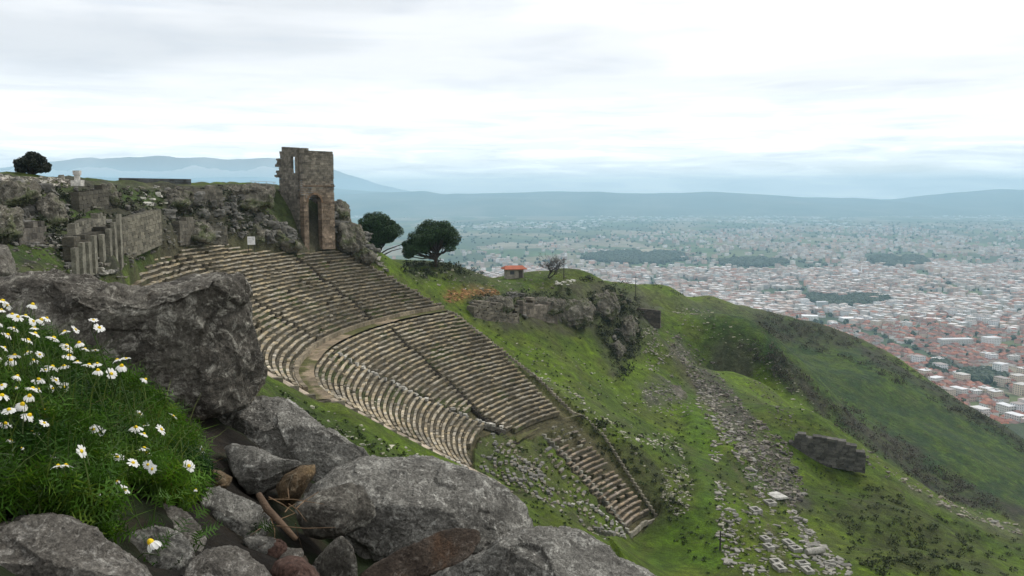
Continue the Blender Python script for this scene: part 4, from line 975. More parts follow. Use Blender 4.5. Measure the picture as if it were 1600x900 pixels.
wall_thing('terrace_wall', 'grey wall fragment left of the upper crags', 'retaining wall', PG(0, 318), PG(50, 314), 1.2, .7, .4, .8, (.12, .11, .09), .3, seed=7)
wall_thing('terrace_wall', 'long ragged wall under the skyline left of the tower', 'retaining wall', PG(270, 318), PG(345, 318), 1.8, .8, .4, .8, (.11, .10, .08), .5, seed=8)
wall_thing('terrace_wall', 'stone wall with lintel gap above the notice board', 'retaining wall', PG(276, 370), PG(318, 366), 1.9, .8, .4, .9, (.11, .10, .08), .4, seed=9)
wall_thing('terrace_wall', 'wall remnant between the lintel gap and the notice board', 'retaining wall', PG(322, 368), PG(352, 370), 1.5, .8, .4, .9, (.095, .088, .07), .4, seed=10)
wall_thing('skyline_wall', 'long dark level wall along the skyline of the plateau', 'wall', P(188, 292, 104), P(297, 293, 112), 1.0, .6, .3, 1.2, (.055, .058, .058), .03, seed=11)
# big retaining walls on the slopes right of the bowl
wall_thing('retaining_wall', 'big grey block wall standing in the grass right of the terrace', 'retaining wall', P(1232, 700, 146), P(1352, 722, 142), 3.1, 1.6, .45, 1.1, (.085, .08, .07), .45, 1.8, seed=12, ends=.6)
wall_thing('retaining_wall', 'dark wall face at the head of the long terrace', 'retaining wall', P(992, 500, 235), P(1032, 505, 232), 3.6, 1.0, .5, 1.1, (.075, .062, .05), .4, 1.5, seed=13)
wall_thing('cliff_wall', 'weathered cliff masonry beyond the upper right of the seats', 'retaining wall', P(735, 506, 138), P(806, 512, 147), 3.6, 1.6, .5, 1.1, (.13, .115, .09), .9, 1.5, seed=14)
wall_thing('cliff_wall', 'second cliff wall with ragged top below the grassy plateau', 'retaining wall', P(812, 513, 150), P(866, 508, 158), 4.3, 1.6, .5, 1.1, (.145, .125, .10), 1.0, 1.5, seed=15)
for k, (lb, ol, Y, T) in enumerate([
 ('rocky cliff bay between the two cliff walls and the gully', [(866,490),(890,470),(915,468),(930,480),(925,505),(900,512),(870,514)], 165, 3.5),
 ('dark overgrown crag at the bend of the cliff', [(925,466),(945,456),(962,460),(968,480),(955,500),(935,498),(922,486)], 178, 2.5),
 ('long low crag line along the plateau lip', [(735,470),(760,464),(800,466),(805,484),(770,492),(738,490)], 144, 2.5),
 ('grey bluff on the plateau lip above the second cliff wall', [(810,470),(850,466),(882,470),(880,488),(840,494),(812,490)], 156, 2.5),
 ('shadowed crag in the gully by the terrace head', [(972,500),(988,492),(996,510),(990,535),(975,540),(966,522)], 195, 2.5),
 ('small dark crag low in the green gully', [(950,540),(966,534),(975,548),(968,566),(950,562)], 170, 1.6)]):
    rock('rock_outcrop', lb, 'crag', ol, crag_depth(ol, Y, T), T * .7, .5, M['rock_far'], ICO6, 130 + k, 2.6, ex=.6, crag=1)
rock('earth_mound', 'rubble covered mound in the grass right of the seats', 'mound', [(1000,612),(1015,600),(1040,598),(1062,605),(1074,618),(1066,628),(1020,630),(1000,624)], 160, 1.6, 2.5, M['rock_far'], ICO5, 140, 2.6, crag=1)
rock('earth_mound', 'stony mound between the lowest seats and the grass terrace', 'mound', [(1030,735),(1050,728),(1066,745),(1074,775),(1064,808),(1045,808),(1035,780)], 111, 1.2, 1.6, M['rock_far'], ICO5, 141, 2.4, crag=1)

# ================================================================== SCATTERED STONES AND FALLEN BLOCKS
STN = []   # x y z sx sy sz yaw kind colour zone
def scatter(poly, n, smin, smax, kind, base, zone_, var=.25, flat=.7, clump=0):
    p = np.array(poly, float); lo, hi = p.min(0), p.max(0); c = 0; tries = 0
    while c < n and tries < 40:
        u = rng.uniform(lo[0], hi[0], n * 3); v = rng.uniform(lo[1], hi[1], n * 3); k = inpoly(u, v, poly); u, v = u[k], v[k]
        if clump: k = fbm(np.stack([u / clump, v / clump * 1.4, 0 * u], -1), 3, zone_) > .05; u, v = u[k], v[k]
        if not len(u): tries += 1; continue
        q, ok = hit(u, v); q = q[ok]
        for a in q[:n - c]:
            s = .66 * smin * (smax / smin) ** (rng.random() ** 2.0); w_ = s * rng.uniform(1.0, 1.7); d = s * rng.uniform(.6, 1.0); h = s * rng.uniform(.35, .8) * flat
            STN.append((a[0], a[1], a[2] - h * .25, w_, d, h, rng.uniform(0, 3.14), kind, tuple(np.array(base) * rng.uniform(1 - var, 1 + var) * np.array((1, rng.uniform(.95, 1.0), rng.uniform(.85, 1)))), zone_)); c += 1
        tries += 1
PALE = (.26, .25, .215); GREY = (.13, .125, .105); DARK = (.10, .095, .08); TANC = (.27, .25, .19)
ZN = {0: 'in the ruins on the upper left slope', 1: 'strewn down the grass below the upper left ruins', 2: 'among the fallen blocks of the terrace foundations', 3: 'in the rubble strip along the terrace path',
      4: 'on the grass slope between the seats and the terrace', 5: 'in the broken lower part of the seating', 6: 'at the brink of the terrace beside the drop', 7: 'on the grassy plateau beyond the seats',
      8: 'in the orange earth spill at the top of the far edge', 9: 'on the far green shoulder right of the terrace', 10: 'on the green strip before the near edge of the seats', 11: 'along the crest of the spur', 12: 'on the stony mounds by the terrace', 13: 'on the pale skyline heap by the round tree'}
scatter([(0,285),(100,290),(430,292),(425,380),(330,372),(250,350),(190,330),(110,345),(100,410),(0,375)], 900, .2, 1.1, 1, GREY, 0, .45)
scatter([(0,285),(430,295),(420,380),(250,345),(100,400),(0,375)], 260, .3, 1.0, 0, (.15, .145, .12), 0, .4)
scatter([(200,300),(250,292),(262,330),(215,330)], 14, .5, 1.3, 0, (.5, .49, .45), 0, .2)
scatter([(0,276),(60,278),(115,284),(112,293),(40,290),(0,288)], 240, .2, .7, 1, (.34, .325, .29), 13, .35, .9)
scatter([(190,376),(250,352),(280,365),(285,385),(220,408),(195,425)], 150, .25, .9, 1, (.17, .165, .14), 1, .4)
scatter([(20,380),(100,390),(190,420),(200,440),(60,440),(20,425)], 110, .2, .8, 1, (.15, .145, .12), 1, .4)
scatter([(60,370),(105,375),(125,405),(170,420),(200,440),(150,430),(105,425),(90,400)], 60, .4, 1.2, 1, (.30, .29, .26), 1, .3)
scatter([(540,350),(570,380),(620,440),(600,425),(560,400)], 120, .3, 1.2, 1, (.26, .25, .22), 0, .35)
scatter([(1000,505),(1035,510),(1060,560),(1048,600),(1008,575),(1000,530)], 240, .3, .9, 0, PALE, 3, .35, clump=14)
scatter([(1040,520),(1068,525),(1130,590),(1165,640),(1225,690),(1262,770),(1235,800),(1190,745),(1150,700),(1110,640),(1075,590)], 1500, .25, 1.1, 1, (.135, .125, .11), 3, .5, .8)
scatter([(1045,530),(1060,530),(1120,620),(1160,690),(1210,780),(1185,780),(1140,700),(1105,640)], 420, .3, 1.1, 0, (.20, .19, .165), 3, .35)
scatter([(1085,600),(1150,650),(1200,720),(1175,740),(1120,680),(1090,640)], 120, .4, 1.3, 0, PALE, 3, .3)
scatter([(1170,570),(1240,650),(1235,680),(1195,640),(1160,590)], 90, .3, .8, 0, GREY, 3, .4)
scatter([(1112,690),(1127,690),(1130,722),(1110,722)], 26, .4, .9, 0, PALE, 2, .3)
scatter([(1115,752),(1138,755),(1148,800),(1160,860),(1180,900),(1140,900),(1122,840)], 150, .35, 1.1, 0, (.23, .225, .195), 2, .4)
scatter([(1140,770),(1210,780),(1240,840),(1300,900),(1180,900),(1150,830)], 190, .3, .9, 0, (.19, .19, .14), 2, .35)
scatter([(1228,795),(1248,800),(1282,850),(1320,880),(1335,900),(1290,900),(1252,850)], 210, .35, 1.3, 0, (.23, .22, .195), 6, .3)
scatter([(740,560),(820,560),(920,640),(1000,640),(1060,690),(1070,720),(990,690),(950,670),(900,610),(800,580)], 190, .25, .8, 0, (.28, .28, .22), 4, .35, clump=30)
scatter([(1000,600),(1060,600),(1090,640),(1060,660),(1000,640)], 130, .2, .7, 1, (.24, .235, .20), 12, .4)
scatter([(1005,602),(1060,600),(1074,622),(1050,628),(1005,622)], 220, .25, .7, 1, (.17, .165, .145), 12, .45)
scatter([(1028,735),(1060,725),(1085,730),(1078,800),(1058,808),(1035,780)], 200, .2, .6, 1, (.24, .235, .19), 12, .4)
scatter([(780,530),(900,560),(1000,620),(1000,700),(900,650),(800,580)], 130, .2, .6, 1, (.30, .30, .25), 4, .35)
scatter([(640,430),(700,415),(880,425),(900,450),(760,460),(660,452)], 150, .25, .9, 1, (.24, .235, .19), 7, .4)
scatter([(690,463),(705,455),(775,453),(782,462),(735,466),(700,476)], 300, .2, .7, 0, (.30, .175, .085), 8, .35)
scatter([(865,440),(900,438),(895,446),(870,446)], 22, .5, 1.1, 1, (.62, .62, .58), 7, .1)
scatter([(1050,480),(1110,485),(1200,560),(1280,640),(1260,650),(1150,560),(1060,510)], 150, .3, .9, 1, (.26, .26, .20), 9, .4)
scatter([(1060,480),(1110,486),(1095,495),(1050,490)], 60, .4, 1.0, 1, PALE, 9, .3)
scatter([(1390,735),(1500,790),(1600,825),(1600,840),(1480,800),(1400,750)], 120, .4, 1.5, 1, (.20, .19, .15), 11, .35)
scatter([(1350,690),(1400,745),(1380,750),(1340,715)], 25, .4, 1.1, 1, GREY, 11, .35)
scatter([(420,600),(700,728),(660,735),(520,690),(430,640)], 70, .15, .5, 1, (.33, .33, .26), 10, .35)
for pl_, n_b in (([(0,290),(60,285),(100,330),(60,370),(0,370)], 26), ([(250,300),(425,292),(425,385),(340,380),(260,350)], 60), ([(522,325),(560,350),(600,405),(560,402),(530,395)], 40), ([(735,465),(960,452),(1000,480),(995,540),(950,550),(925,505),(740,505)], 30), ([(400,330),(440,350),(475,388),(420,392)], 26)):
    scatter(pl_, n_b, 1.2, 3.0, 1, (.135, .125, .10), 0 if pl_[0][0] < 500 else 4, .3, .95)
# the ruined lower seating: stones set in rows, kerb lines and loose lumps
def arc_stones(r0, r1, poly, prob, base, smin=.3, smax=.75):
    for r_ in np.arange(r0, r1, .62):
        ph = np.arange(PH0 - .4, PH1 + .6, .62 / r_); x, y = xy_of(r_, ph); z = zc_of(r_) + .1; u, v = proj(np.stack([x, y, 0 * x + z], -1)); k = inpoly(u, v, poly) & (rng.random(len(x)) < prob * (.4 + 1.2 * sstep(-.2, .5, fbm(np.stack([x * .3, y * .3, 0 * x], -1), 3, 6))))
        x2, y2 = xy_of(r_, ph + .01); yw = np.arctan2(y2 - y, x2 - x)
        for a, b_, w_ in zip(x[k], y[k], yw[k]):
            s = rng.uniform(smin, smax); STN.append((a, b_, z - .12, s * 1.2, s * .7, s * .55, w_ + rng.normal() * .15, 0, tuple(np.array(base) * rng.uniform(.7, 1.2)), 5))
arc_stones(13.5, 27, [(800, 700), (850, 690), (975, 835), (930, 835), (850, 770), (800, 735)], .42, (.20, .18, .135), .2, .6)
arc_stones(13.5, 27, [(860, 668), (905, 660), (935, 700), (900, 715), (870, 700)], .36, (.19, .18, .135), .2, .5)
arc_stones(20, 34, [(748, 690), (800, 690), (850, 740), (880, 800), (800, 760), (750, 730)], .42, (.20, .18, .135), .2, .6)
def line_stones(pix, step, s0, s1, base, zn=5):
    pl = line_xy(pix); seg = np.r_[0, np.cumsum(np.hypot(*np.diff(pl, axis=0).T))]; q = np.arange(0, seg[-1], step)
    for a, b_ in zip(np.interp(q, seg, pl[:, 0]), np.interp(q, seg, pl[:, 1])):
        if rng.random() < .85: s = rng.uniform(s0, s1); STN.append((a + rng.normal() * .08, b_ + rng.normal() * .08, float(zcone(a, b_)) - .1, s * 1.1, s * .8, s * .7, rng.uniform(0, 3), 0, tuple(np.array(base) * rng.uniform(.7, 1.2)), zn))
line_stones([(803, 748), (840, 780), (890, 812), (955, 850)], .55, .25, .45, (.27, .26, .215))
line_stones([(812, 708), (830, 728), (870, 760), (895, 780), (940, 820), (978, 842)], .5, .25, .45, (.27, .26, .215))
line_stones([(893, 790), (910, 783), (960, 815), (975, 838)], .5, .3, .5, (.36, .35, .30))
line_stones([(770, 680), (775, 700), (765, 715), (750, 712)], .7, .2, .45, (.24, .235, .20))
line_stones([(700, 718), (745, 742), (758, 752)], .45, .3, .6, (.38, .36, .30))
line_stones([(945, 672), (990, 705), (1020, 750), (1045, 790)], .9, .3, .5, (.26, .25, .19), 4)
ST_ = STN
# unit stones
def unit_stone(seed, block):
    if block:
        v = BOXV + (rng.random(BOXV.shape) - .5) * .22; bm = bmesh.new(); vs = [bm.verts.new(x) for x in v]; [bm.faces.new([vs[i] for i in f]) for f in BOXF]
        bmesh.ops.bevel(bm, geom=list(bm.edges), offset=.07, segments=1, affect='EDGES'); me = bpy.data.meshes.new('block'); bm.to_mesh(me); bm.free()
    else:
        V, F_ = ICO3 if False else (None, None)
        bm = bmesh.new(); bmesh.ops.create_icosphere(bm, subdivisions=3, radius=.5)
        for q in bm.verts:
            c_ = np.array(q.co); c_ = np.clip(c_, -.38, .38) * (1 + .32 * float(fbm(c_[None] * 2.2, 2, seed)[0]) + .30 * float(facet(c_[None] * 2.6 + 9, seed)[0])); q.co = Vector((c_[0] * 1.2, c_[1] * 1.2, c_[2] * 1.2 + .45))
        me = bpy.data.meshes.new('boulder'); bm.to_mesh(me); bm.free()
    return me
stone_mats = {}
def smat(c):
    key = (int(round(sum(c) / 3 * 22)), c[0] > 1.8 * c[2])
    if key not in stone_mats:
        m, t, b = material('fallen_stone'); g = NG(t); k_ = max(key[0], 1) / 22; cc = (k_ * 1.6, k_ * .95, k_ * .45) if key[1] else (k_ * 1.04, k_, k_ * .88)
        q = g.mix(1.0, cc, g.ramp(g.noise(2.5, 5, .7), [(.3, .6), (.7, 1.3)]), 'MULTIPLY'); t.links.new(q, b.inputs['Base Color']); stone_mats[key] = m
    return stone_mats[key]
meshes = {}
def smesh(block, var, c):
    m = smat(c); k = (block, var, m.name)
    if k not in meshes:
        me = unit_stone(var, block); me.materials.append(m); meshes[k] = me
    return meshes[k]
vis_ = []
for i, s in enumerate(ST_):
    u, v = proj(np.array(s[:3])); vis_.append((s[3] * (s[3] + s[5])) / s[1] ** 2 if (0 < u < 1600 and 0 < v < 900) else -1)
vis_ = np.array(vis_)
mbr_ = {0: MB(), 1: MB()}
for kind in (0, 1):
    idx = [i for i in np.argsort(-vis_) if ST_[i][7] == kind]
    for n_, i in enumerate(idx):
        x, y, z, sx, sy, sz, yaw, kd, cc, zn = ST_[i]
        if n_ < 300:
            o = bpy.data.objects.new('stone_block' if kind == 0 else 'boulder', smesh(kind == 0, n_ % 5, cc)); o.location = (x, y, z); o.scale = (sx, sy, sz * (1 if kind == 0 else 1.2)); o.rotation_euler = (rng.normal() * .06, rng.normal() * .06, yaw); col.objects.link(o)
            br = sum(cc) / 3; ad = 'pale' if br > .3 else ('grey' if br > .16 else 'dark')
            reg(o, ('%s squared block' if kind == 0 else '%s rough boulder') % ad, (x, y, z)); tag(o, ('%s squared stone block lying %s' if kind == 0 else '%s rough boulder lying %s') % (ad, ZN[zn]), 'stone block' if kind == 0 else 'boulder', ('%s fallen blocks %s' if kind == 0 else '%s boulders %s') % (ad, ZN[zn]))
        else:
            mbr_[kind].boxes((x, y, z), (sx, sy, sz), yaw, cc, .35 if kind == 0 else .75, .08)
tag(mbr_[0].build('block_rubble', M['stone']), 'countless small squared stones strewn over the slopes and terrace', 'rubble', kind='stuff')
tag(mbr_[1].build('loose_rubble', M['stone']), 'countless small rough stones strewn over the slopes and ruins', 'rubble', kind='stuff')

# foundations: hollow rectangular stone frames on the terrace, fallen column drum, plinths
def frame(u, v, w_, d, yaw, c=(.30, .29, .26)):
    p = gpt(u, v); e = empty('foundation_frame', p, yaw); mb = MB(); t_ = .28; h = .4
    for (cx, cy, sx, sy) in ((0, -d / 2, w_, t_), (0, d / 2, w_, t_), (-w_ / 2 + t_ / 2, 0, t_, d - t_ - .01), (w_ / 2 - t_ / 2, 0, t_, d - t_ - .01)):
        mb2 = MB(); mb2.boxes((cx, cy, -.1), (sx, sy, h + .1), 0, np.array(c) * rng.uniform(.85, 1.1), .05); mb2.build('kerb_stone', M['stone'], e, (0, 0, 0))
    return e
FR = [(1180,800,'hollow stone frame in the grass, nearest the flat white slab'),(1203,788,'hollow stone frame just below the flat white slab'),(1232,852,'upper of the paired stone frames beside the column drum'),(1243,861,'lower of the paired stone frames beside the column drum'),
      (1254,884,'stone frame below the fallen column drum'),(1262,895,'stone frame at the bottom edge under the column drum'),(1213,883,'upper frame of the short ladder of frames'),(1218,892,'lower frame of the short ladder of frames'),(1196,845,'small square frame in the middle of the terrace grass'),(1201,857,'second square frame in the middle of the terrace grass')]
for u, v, lb in FR: tag(frame(u, v, rng.uniform(.9, 1.3), rng.uniform(.9, 1.3), .25 + rng.normal() * .05), lb, 'stone frame')
p = gpt(1273, 868, dz=.15); mb = MB(); mb.tube([(-1.15, -.4, .35), (-.6, -.2, .35), (1.1, .35, .35)], [.36, .38, .40], (.34, .325, .29), 16); tag(placed(mb.build('column_drum', M['stone']), p), 'fallen pale column shaft lying at the terrace brink', 'column')
p = gpt(1213, 778); mb = MB(); mb.boxes((0, 0, 0), (1.9, 2.3, .3), .4, (.42, .41, .38), .15); tag(placed(mb.build('stone_slab', M['stone']), p), 'large flat white slab lying beside the rubble strip', 'slab')

# ================================================================== SMALL STRUCTURES
# red roofed hut
p = PG(803, 434); e = empty('guard_hut', (p[0], p[1], p[2]), .25); tag(e, 'small guard hut with a red tiled roof on the plateau', 'hut')
top_z = P(803, 423, p[1])[2] - p[2]; top_z = max(1.8, top_z)
mb = MB(); mb.boxes((0, 0, -.6), (3.5, 2.6, top_z + .6), 0, (.24, .22, .18)); mb.build('wall', M['stone'], e, (0, 0, 0))
mb = MB(); gable(mb, 0, 0, top_z + .16, 3.7, 2.8, .6, 0, (.34, .11, .065), .5, .15); mb.build('roof', M['tile'], e, (0, 0, 0))
mb = MB(); mb.boxes((1.1, -1.32, .0), (.8, .06, 1.6), 0, (.06, .05, .04)); mb.build('door', M['paint'], e, (0, 0, 0))
mb = MB(); mb.boxes((-.7, -1.32, .8), (.9, .06, .7), 0, (.05, .06, .07)); mb.build('window', M['paint'], e, (0, 0, 0))
# posts
for u, v0, v1, Y, lb in ((881, 403, 437, 215, 'thin dark pole beside the bare tree on the plateau'), (993, 432, 468, 235, 'thin dark pole on the green shoulder right of the bare tree'), (1125, 830, 862, 100, 'short dark post standing on the terrace grass')):
    p = PG(u, v1); Y = p[1]; h = P(u, v0, Y)[2] - p[2]; mb = MB(); mb.tube([(0, 0, -.5), (0, 0, max(h, 1.5))], [.11, .08], (.05, .045, .04), 6); 
    if Y > 150: mb.tube([(-.5, 0, h - .35), (.5, 0, h - .35)], [.05, .05], (.05, .045, .04), 5)
    tag(placed(mb.build('utility_pole' if Y > 150 else 'marker_post', M['wood']), p), lb, 'pole')
# notice board
p = PG(393, 389, -2.0); e = empty('notice_board', p, .15); tag(e, 'white information board on dark legs above the seats', 'notice board')
mb = MB(); mb.boxes((0, 0, .55), (.95, .05, 1.05), 0, (.80, .80, .80)); o = mb.build('panel', M['paint'], e, (0, 0, 0))
mb = MB()
for k, (x0, zz, w_, h_) in enumerate([(-.22, 1.35, .35, .07), (.2, 1.36, .3, .1), (-.15, 1.12, .5, .05), (.25, 1.12, .16, .14), (-.1, .98, .6, .04), (-.2, .85, .4, .04), (.1, .74, .5, .04)]): mb.boxes((x0, -.031, zz), (w_, .008, h_), 0, (.45, .45, .45))
mb.build('print', M['paint'], e, (0, 0, 0))
for s in (-1, 1): mb = MB(); mb.boxes((s * .38, .04, -.4), (.07, .06, .96), 0, (.03, .03, .03)); mb.build('leg', M['paint'], e, (0, 0, 0))
# pale pedestal on the skyline, railing near the tower
p = P(121, 284, 82); p[2] = max(p[2], float(gz(p[0], p[1]))); e = empty('stone_pedestal', p); tag(e, 'pale flared stone pedestal standing alone on the skyline', 'pedestal')
mb = MB(); mb.boxes((0, 0, -.4), (.95, .8, .55), .1, (.5, .48, .44), .05); mb.build('base', M['stone'], e, (0, 0, 0))
mb = MB(); mb.boxes((0, 0, .153), (.42, .4, .5), .1, (.52, .5, .46), .05); mb.build('shaft', M['stone'], e, (0, 0, 0))
mb = MB(); mb.boxes((0, 0, .655), (.62, .5, .4), .1, (.5, .48, .45), .08); mb.build('capital', M['stone'], e, (0, 0, 0))
p0 = P(393, 292, 124); e = empty('handrail', p0); tag(e, 'thin metal handrail on the crest just left of the tower', 'handrail')
for k in range(4): mb = MB(); q = p0 + np.array([k * 1.0, k * .3, 0]); mb.tube([q - np.array([0, 0, .5]), q + np.array([0, 0, .75])], [.03, .03], (.35, .36, .36), 5); mb.build('post', M['paint'], e)
for k in (.4, .75): mb = MB(); mb.tube([p0 + np.array([-.2, 0, k + .1]), p0 + np.array([3.3, .95, k - .06])], [.03, .03], (.35, .36, .36), 5); mb.build('rail', M['paint'], e)
# small white sheet lumps on the skyline
# ================================================================== TREES
def leaf_cloud(mb, cen, rad, n, size, base, shell=.45, var=.5, up=.25):
    """leaf tufts spread through an ellipsoid"""
    d = rng.normal(size=(n, 3)); d /= np.linalg.norm(d, axis=1)[:, None]; r_ = (shell + (1 - shell) * rng.random(n) ** .6)[:, None]
    c = np.array(cen) + d * r_ * np.array(rad); a = rng.normal(size=(n, 3)); a[:, 2] += up; a /= np.linalg.norm(a, axis=1)[:, None]
    b_ = np.cross(a, rng.normal(size=(n, 3))); b_ /= np.linalg.norm(b_, axis=1)[:, None]; s = size * rng.uniform(.6, 1.4, (n, 1)); e = np.cross(a, b_)
    V = np.stack([c - b_ * s - e * s * .5, c + b_ * s - e * s * .5, c + b_ * s * .3 + e * s * .8 + a * s * .3], 1).reshape(-1, 3)
    cc = np.repeat(np.array(base) * rng.uniform(1 - var, 1 + var, (n, 1)), 3, 0); i = mb.n + np.arange(n * 3).reshape(-1, 3)
    mb.v.append(V); mb.f += i.tolist(); mb.c.append(cc); mb.n += n * 3
def pine(label, ub, vb, Y, crown, trunk_top, lean=0, side=None):
    """crown: list of (u, v, ru, rv) lobes measured in the photo, given depth around Y"""
    p = P(ub, vb, Y); g0 = float(gz(p[0], p[1])); base = np.array([p[0], p[1], g0 - .3]); e = empty('stone_pine', base); tag(e, label, 'pine tree')
    tr = MB(); top = P(*trunk_top, Y); tr.tube([base, base * .55 + top * .45 + np.array([lean * .3, 0, 0]), top], [.42, .30, .2], (.045, .036, .03), 9)
    lv = MB(); k = FPX / Y
    for i, (u, v, ru, rv) in enumerate(crown):
        dy = rng.uniform(-1, 1) * crown_depth; c = P(u, v, Y + dy); rad = (ru / k * 1.3, ru / k, rv / k * 1.25)
        st = top * rng.uniform(.75, 1) + base * 0 if False else base + (top - base) * rng.uniform(.45, .98)
        mid = (st + c) / 2 + np.array([0, 0, -.5]); tr.tube([st, mid, c - np.array([0, 0, rad[2] * .3])], [.16, .11, .05], (.042, .034, .028), 5)
        vol = rad[0] * rad[1] * rad[2]; leaf_cloud(lv, c, rad, int(600 + 320 * vol), .11, (.034, .066, .024), .35, .65, .5)
    if side:
        for (pts) in side: tr.tube([P(a, b_, Y) for a, b_ in pts], np.linspace(.14, .05, len(pts)), (.045, .036, .03), 6)
    tr.build('trunk', M['wood'], e); lv.build('crown', M['leaf'], e)
crown_depth = 2.2
def lobes(outline, n, r0, r1, seed, flat=.7):
    r_ = np.random.default_rng(seed); op = np.array(outline, float); lo, hi = op.min(0), op.max(0); out_ = []; t = 0
    while len(out_) < n and t < 4000:
        t += 1; u = r_.uniform(lo[0], hi[0]); v = r_.uniform(lo[1], hi[1]); ru = r_.uniform(r0, r1); rv = ru * flat
        ok = all(inpoly(np.array([u + ru * math.cos(q)]), np.array([v + rv * math.sin(q)]), outline)[0] for q in np.linspace(0, 6.28, 9))
        if ok and all(math.hypot(u - a, (v - b_) * 1.3) > min(ru, c_) * .55 for a, b_, c_, d in out_): out_.append((u, v, ru, rv))
    return out_
OL1 = [(548,344),(556,336),(575,330),(595,330),(615,338),(632,352),(637,366),(630,376),(612,378),(605,384),(592,390),(582,394),(572,388),(562,375),(550,362)]
OL2 = [(620,395),(622,385),(632,376),(634,362),(645,352),(660,346),(668,338),(680,340),(700,346),(716,360),(720,372),(730,384),(728,392),(715,397),(700,394),(690,388),(672,398),(655,402),(640,404),(628,402)]
pine('broad umbrella pine half hidden behind its neighbour, nearer the tower', 594, 404, 150, lobes(OL1, 26, 7, 13, 3), (588, 384), 0, [[(592,398),(605,390),(622,384),(632,380)], [(592,402),(612,392),(628,388)]])
pine('domed umbrella pine standing on the brow of the green knoll', 680, 413, 148, lobes(OL2, 34, 7, 13, 4), (682, 392), 0, [[(681,402),(692,394),(705,390)], [(680,402),(668,396),(655,394)]])
def bushtree(name, label, cat, ub, vb, Y, ol, n, r0, r1, colr, seed, leaf=.16):
    p = P(ub, vb, Y); base = np.array([p[0], p[1], min(p[2], float(gz(p[0], p[1])))]) ; e = empty(name, base); tag(e, label, cat); tr, lv = MB(), MB(); k = FPX / Y
    for (u, v, ru, rv) in lobes(ol, n, r0, r1, seed, .75):
        c = P(u, v, Y + rng.uniform(-1.3, 1.3)); tr.tube([base, (base + c) / 2, c], [.12, .07, .03], (.04, .033, .028), 5); rad = (ru / k, ru / k, rv / k); leaf_cloud(lv, c, rad, int(400 + 900 * rad[0] * rad[1] * rad[2]), leaf * .6, colr, .3, .5, .3)
    tr.build('trunk', M['wood'], e); lv.build('crown', M['leaf'], e)
bushtree('round_tree', 'dense round dark tree alone on the left skyline', 'tree', 52, 271, 92, [(17,257),(22,247),(34,243),(40,235),(52,234),(62,237),(66,243),(78,246),(86,258),(85,266),(76,271),(30,271),(20,266)], 30, 5, 9, (.022, .026, .016), 5)
# bare tree
def bare_tree(u, v, Y, H_, label, spread=.6, seed=3):
    r_ = np.random.default_rng(seed); p = PG(u, v); p[2] -= .2; e = empty('bare_tree', p); tag(e, label, 'tree'); mb = MB(); tw_ = MB()
    def br(a, d, l, r0, n):
        b_ = a + d * l; m_ = (a + b_) / 2 + r_.normal(size=3) * l * .06; (mb if n > 2 else tw_).tube([a, m_, b_], [r0, r0 * .85, r0 * .65], (.075, .065, .06), 5 if n > 2 else 3, False)
        if n == 0: return
        for _ in range(3 if n > 1 else 4):
            q = d + r_.normal(size=3) * spread; q[2] = abs(q[2]) * .6 + .25; q /= np.linalg.norm(q); br(b_, q, l * r_.uniform(.6, .85), r0 * .6, n - 1)
    for _ in range(4):
        q = np.array([r_.normal() * .6, r_.normal() * .5, 1]); q /= np.linalg.norm(q); br(p, q, H_ * .27, .15, 5)
    mb.build('trunk', M['wood'], e); tw_.build('twigs', M['wood'], e)
bare_tree(856, 434, 205, 7.5, 'leafless spreading tree right of the red roofed hut')
# scrub along ridges
def scrub(name, label, poly, n, s0, s1, base, dens=26):
    p = np.array(poly, float); lo, hi = p.min(0), p.max(0); u = rng.uniform(lo[0], hi[0], n * 4); v = rng.uniform(lo[1], hi[1], n * 4); k = inpoly(u, v, poly); q, ok = hit(u[k], v[k]); q = q[ok][:n]; mb = MB()
    for a in q: s = rng.uniform(s0, s1); leaf_cloud(mb, a + np.array([0, 0, s * .35]), (s, s, s * .7), int(dens + 16 * s), .10 + .06 * s, base, .2, .5, .3)
    if q.size: tag(mb.build(name, M['leaf']), label, 'scrub', kind='stuff')
scrub('scrub', 'dark scrub along the near crest of the plateau edge', [(890,430),(1000,440),(1120,462),(1130,475),(1000,455),(900,440)], 40, .6, 1.6, (.022, .026, .015))
scrub('scrub', 'brown scrub following the long falling skyline ridge', [(1180,486),(1340,528),(1480,608),(1610,690),(1600,712),(1460,632),(1320,560),(1240,545),(1180,510)], 420, .7, 2.2, (.045, .042, .026))
scrub('scrub', 'brown thicket down the fold between spur and dark slope', [(1200,590),(1150,540),(1200,540),(1290,610),(1370,660),(1450,720),(1560,785),(1580,815),(1480,785),(1350,700)], 420, .6, 1.9, (.058, .050, .036))
scrub('scrub', 'low dark weeds and bushes among the upper left ruins', [(0,300),(430,300),(420,380),(190,345),(110,400),(0,375)], 260, .25, .7, (.028, .036, .014))
scrub('scrub', 'bushes on the cliff lip and in the gully', [(920,452),(960,446),(1000,470),(1000,560),(970,600),(935,520)], 260, .4, 1.3, (.026, .033, .014))
scrub('scrub', 'bushes along the lip of the cliff walls', [(730,470),(800,460),(930,455),(930,490),(800,490)], 90, .4, 1.2, (.030, .040, .015))
scrub('scrub', 'bushes over the lower right slope', [(1290,800),(1370,750),(1500,820),(1600,850),(1600,900),(1350,900)], 130, .3, .8, (.040, .052, .016))
scrub('scrub', 'small bushes at the mounds beside the terrace', [(900,640),(1050,690),(1080,800),(1040,810),(930,700)], 60, .25, .6, (.028, .036, .013))
scrub('scrub', 'bushes on the green knoll below the pines', [(620,412),(700,405),(780,425),(700,440),(630,430)], 70, .3, 1.0, (.026, .036, .014))

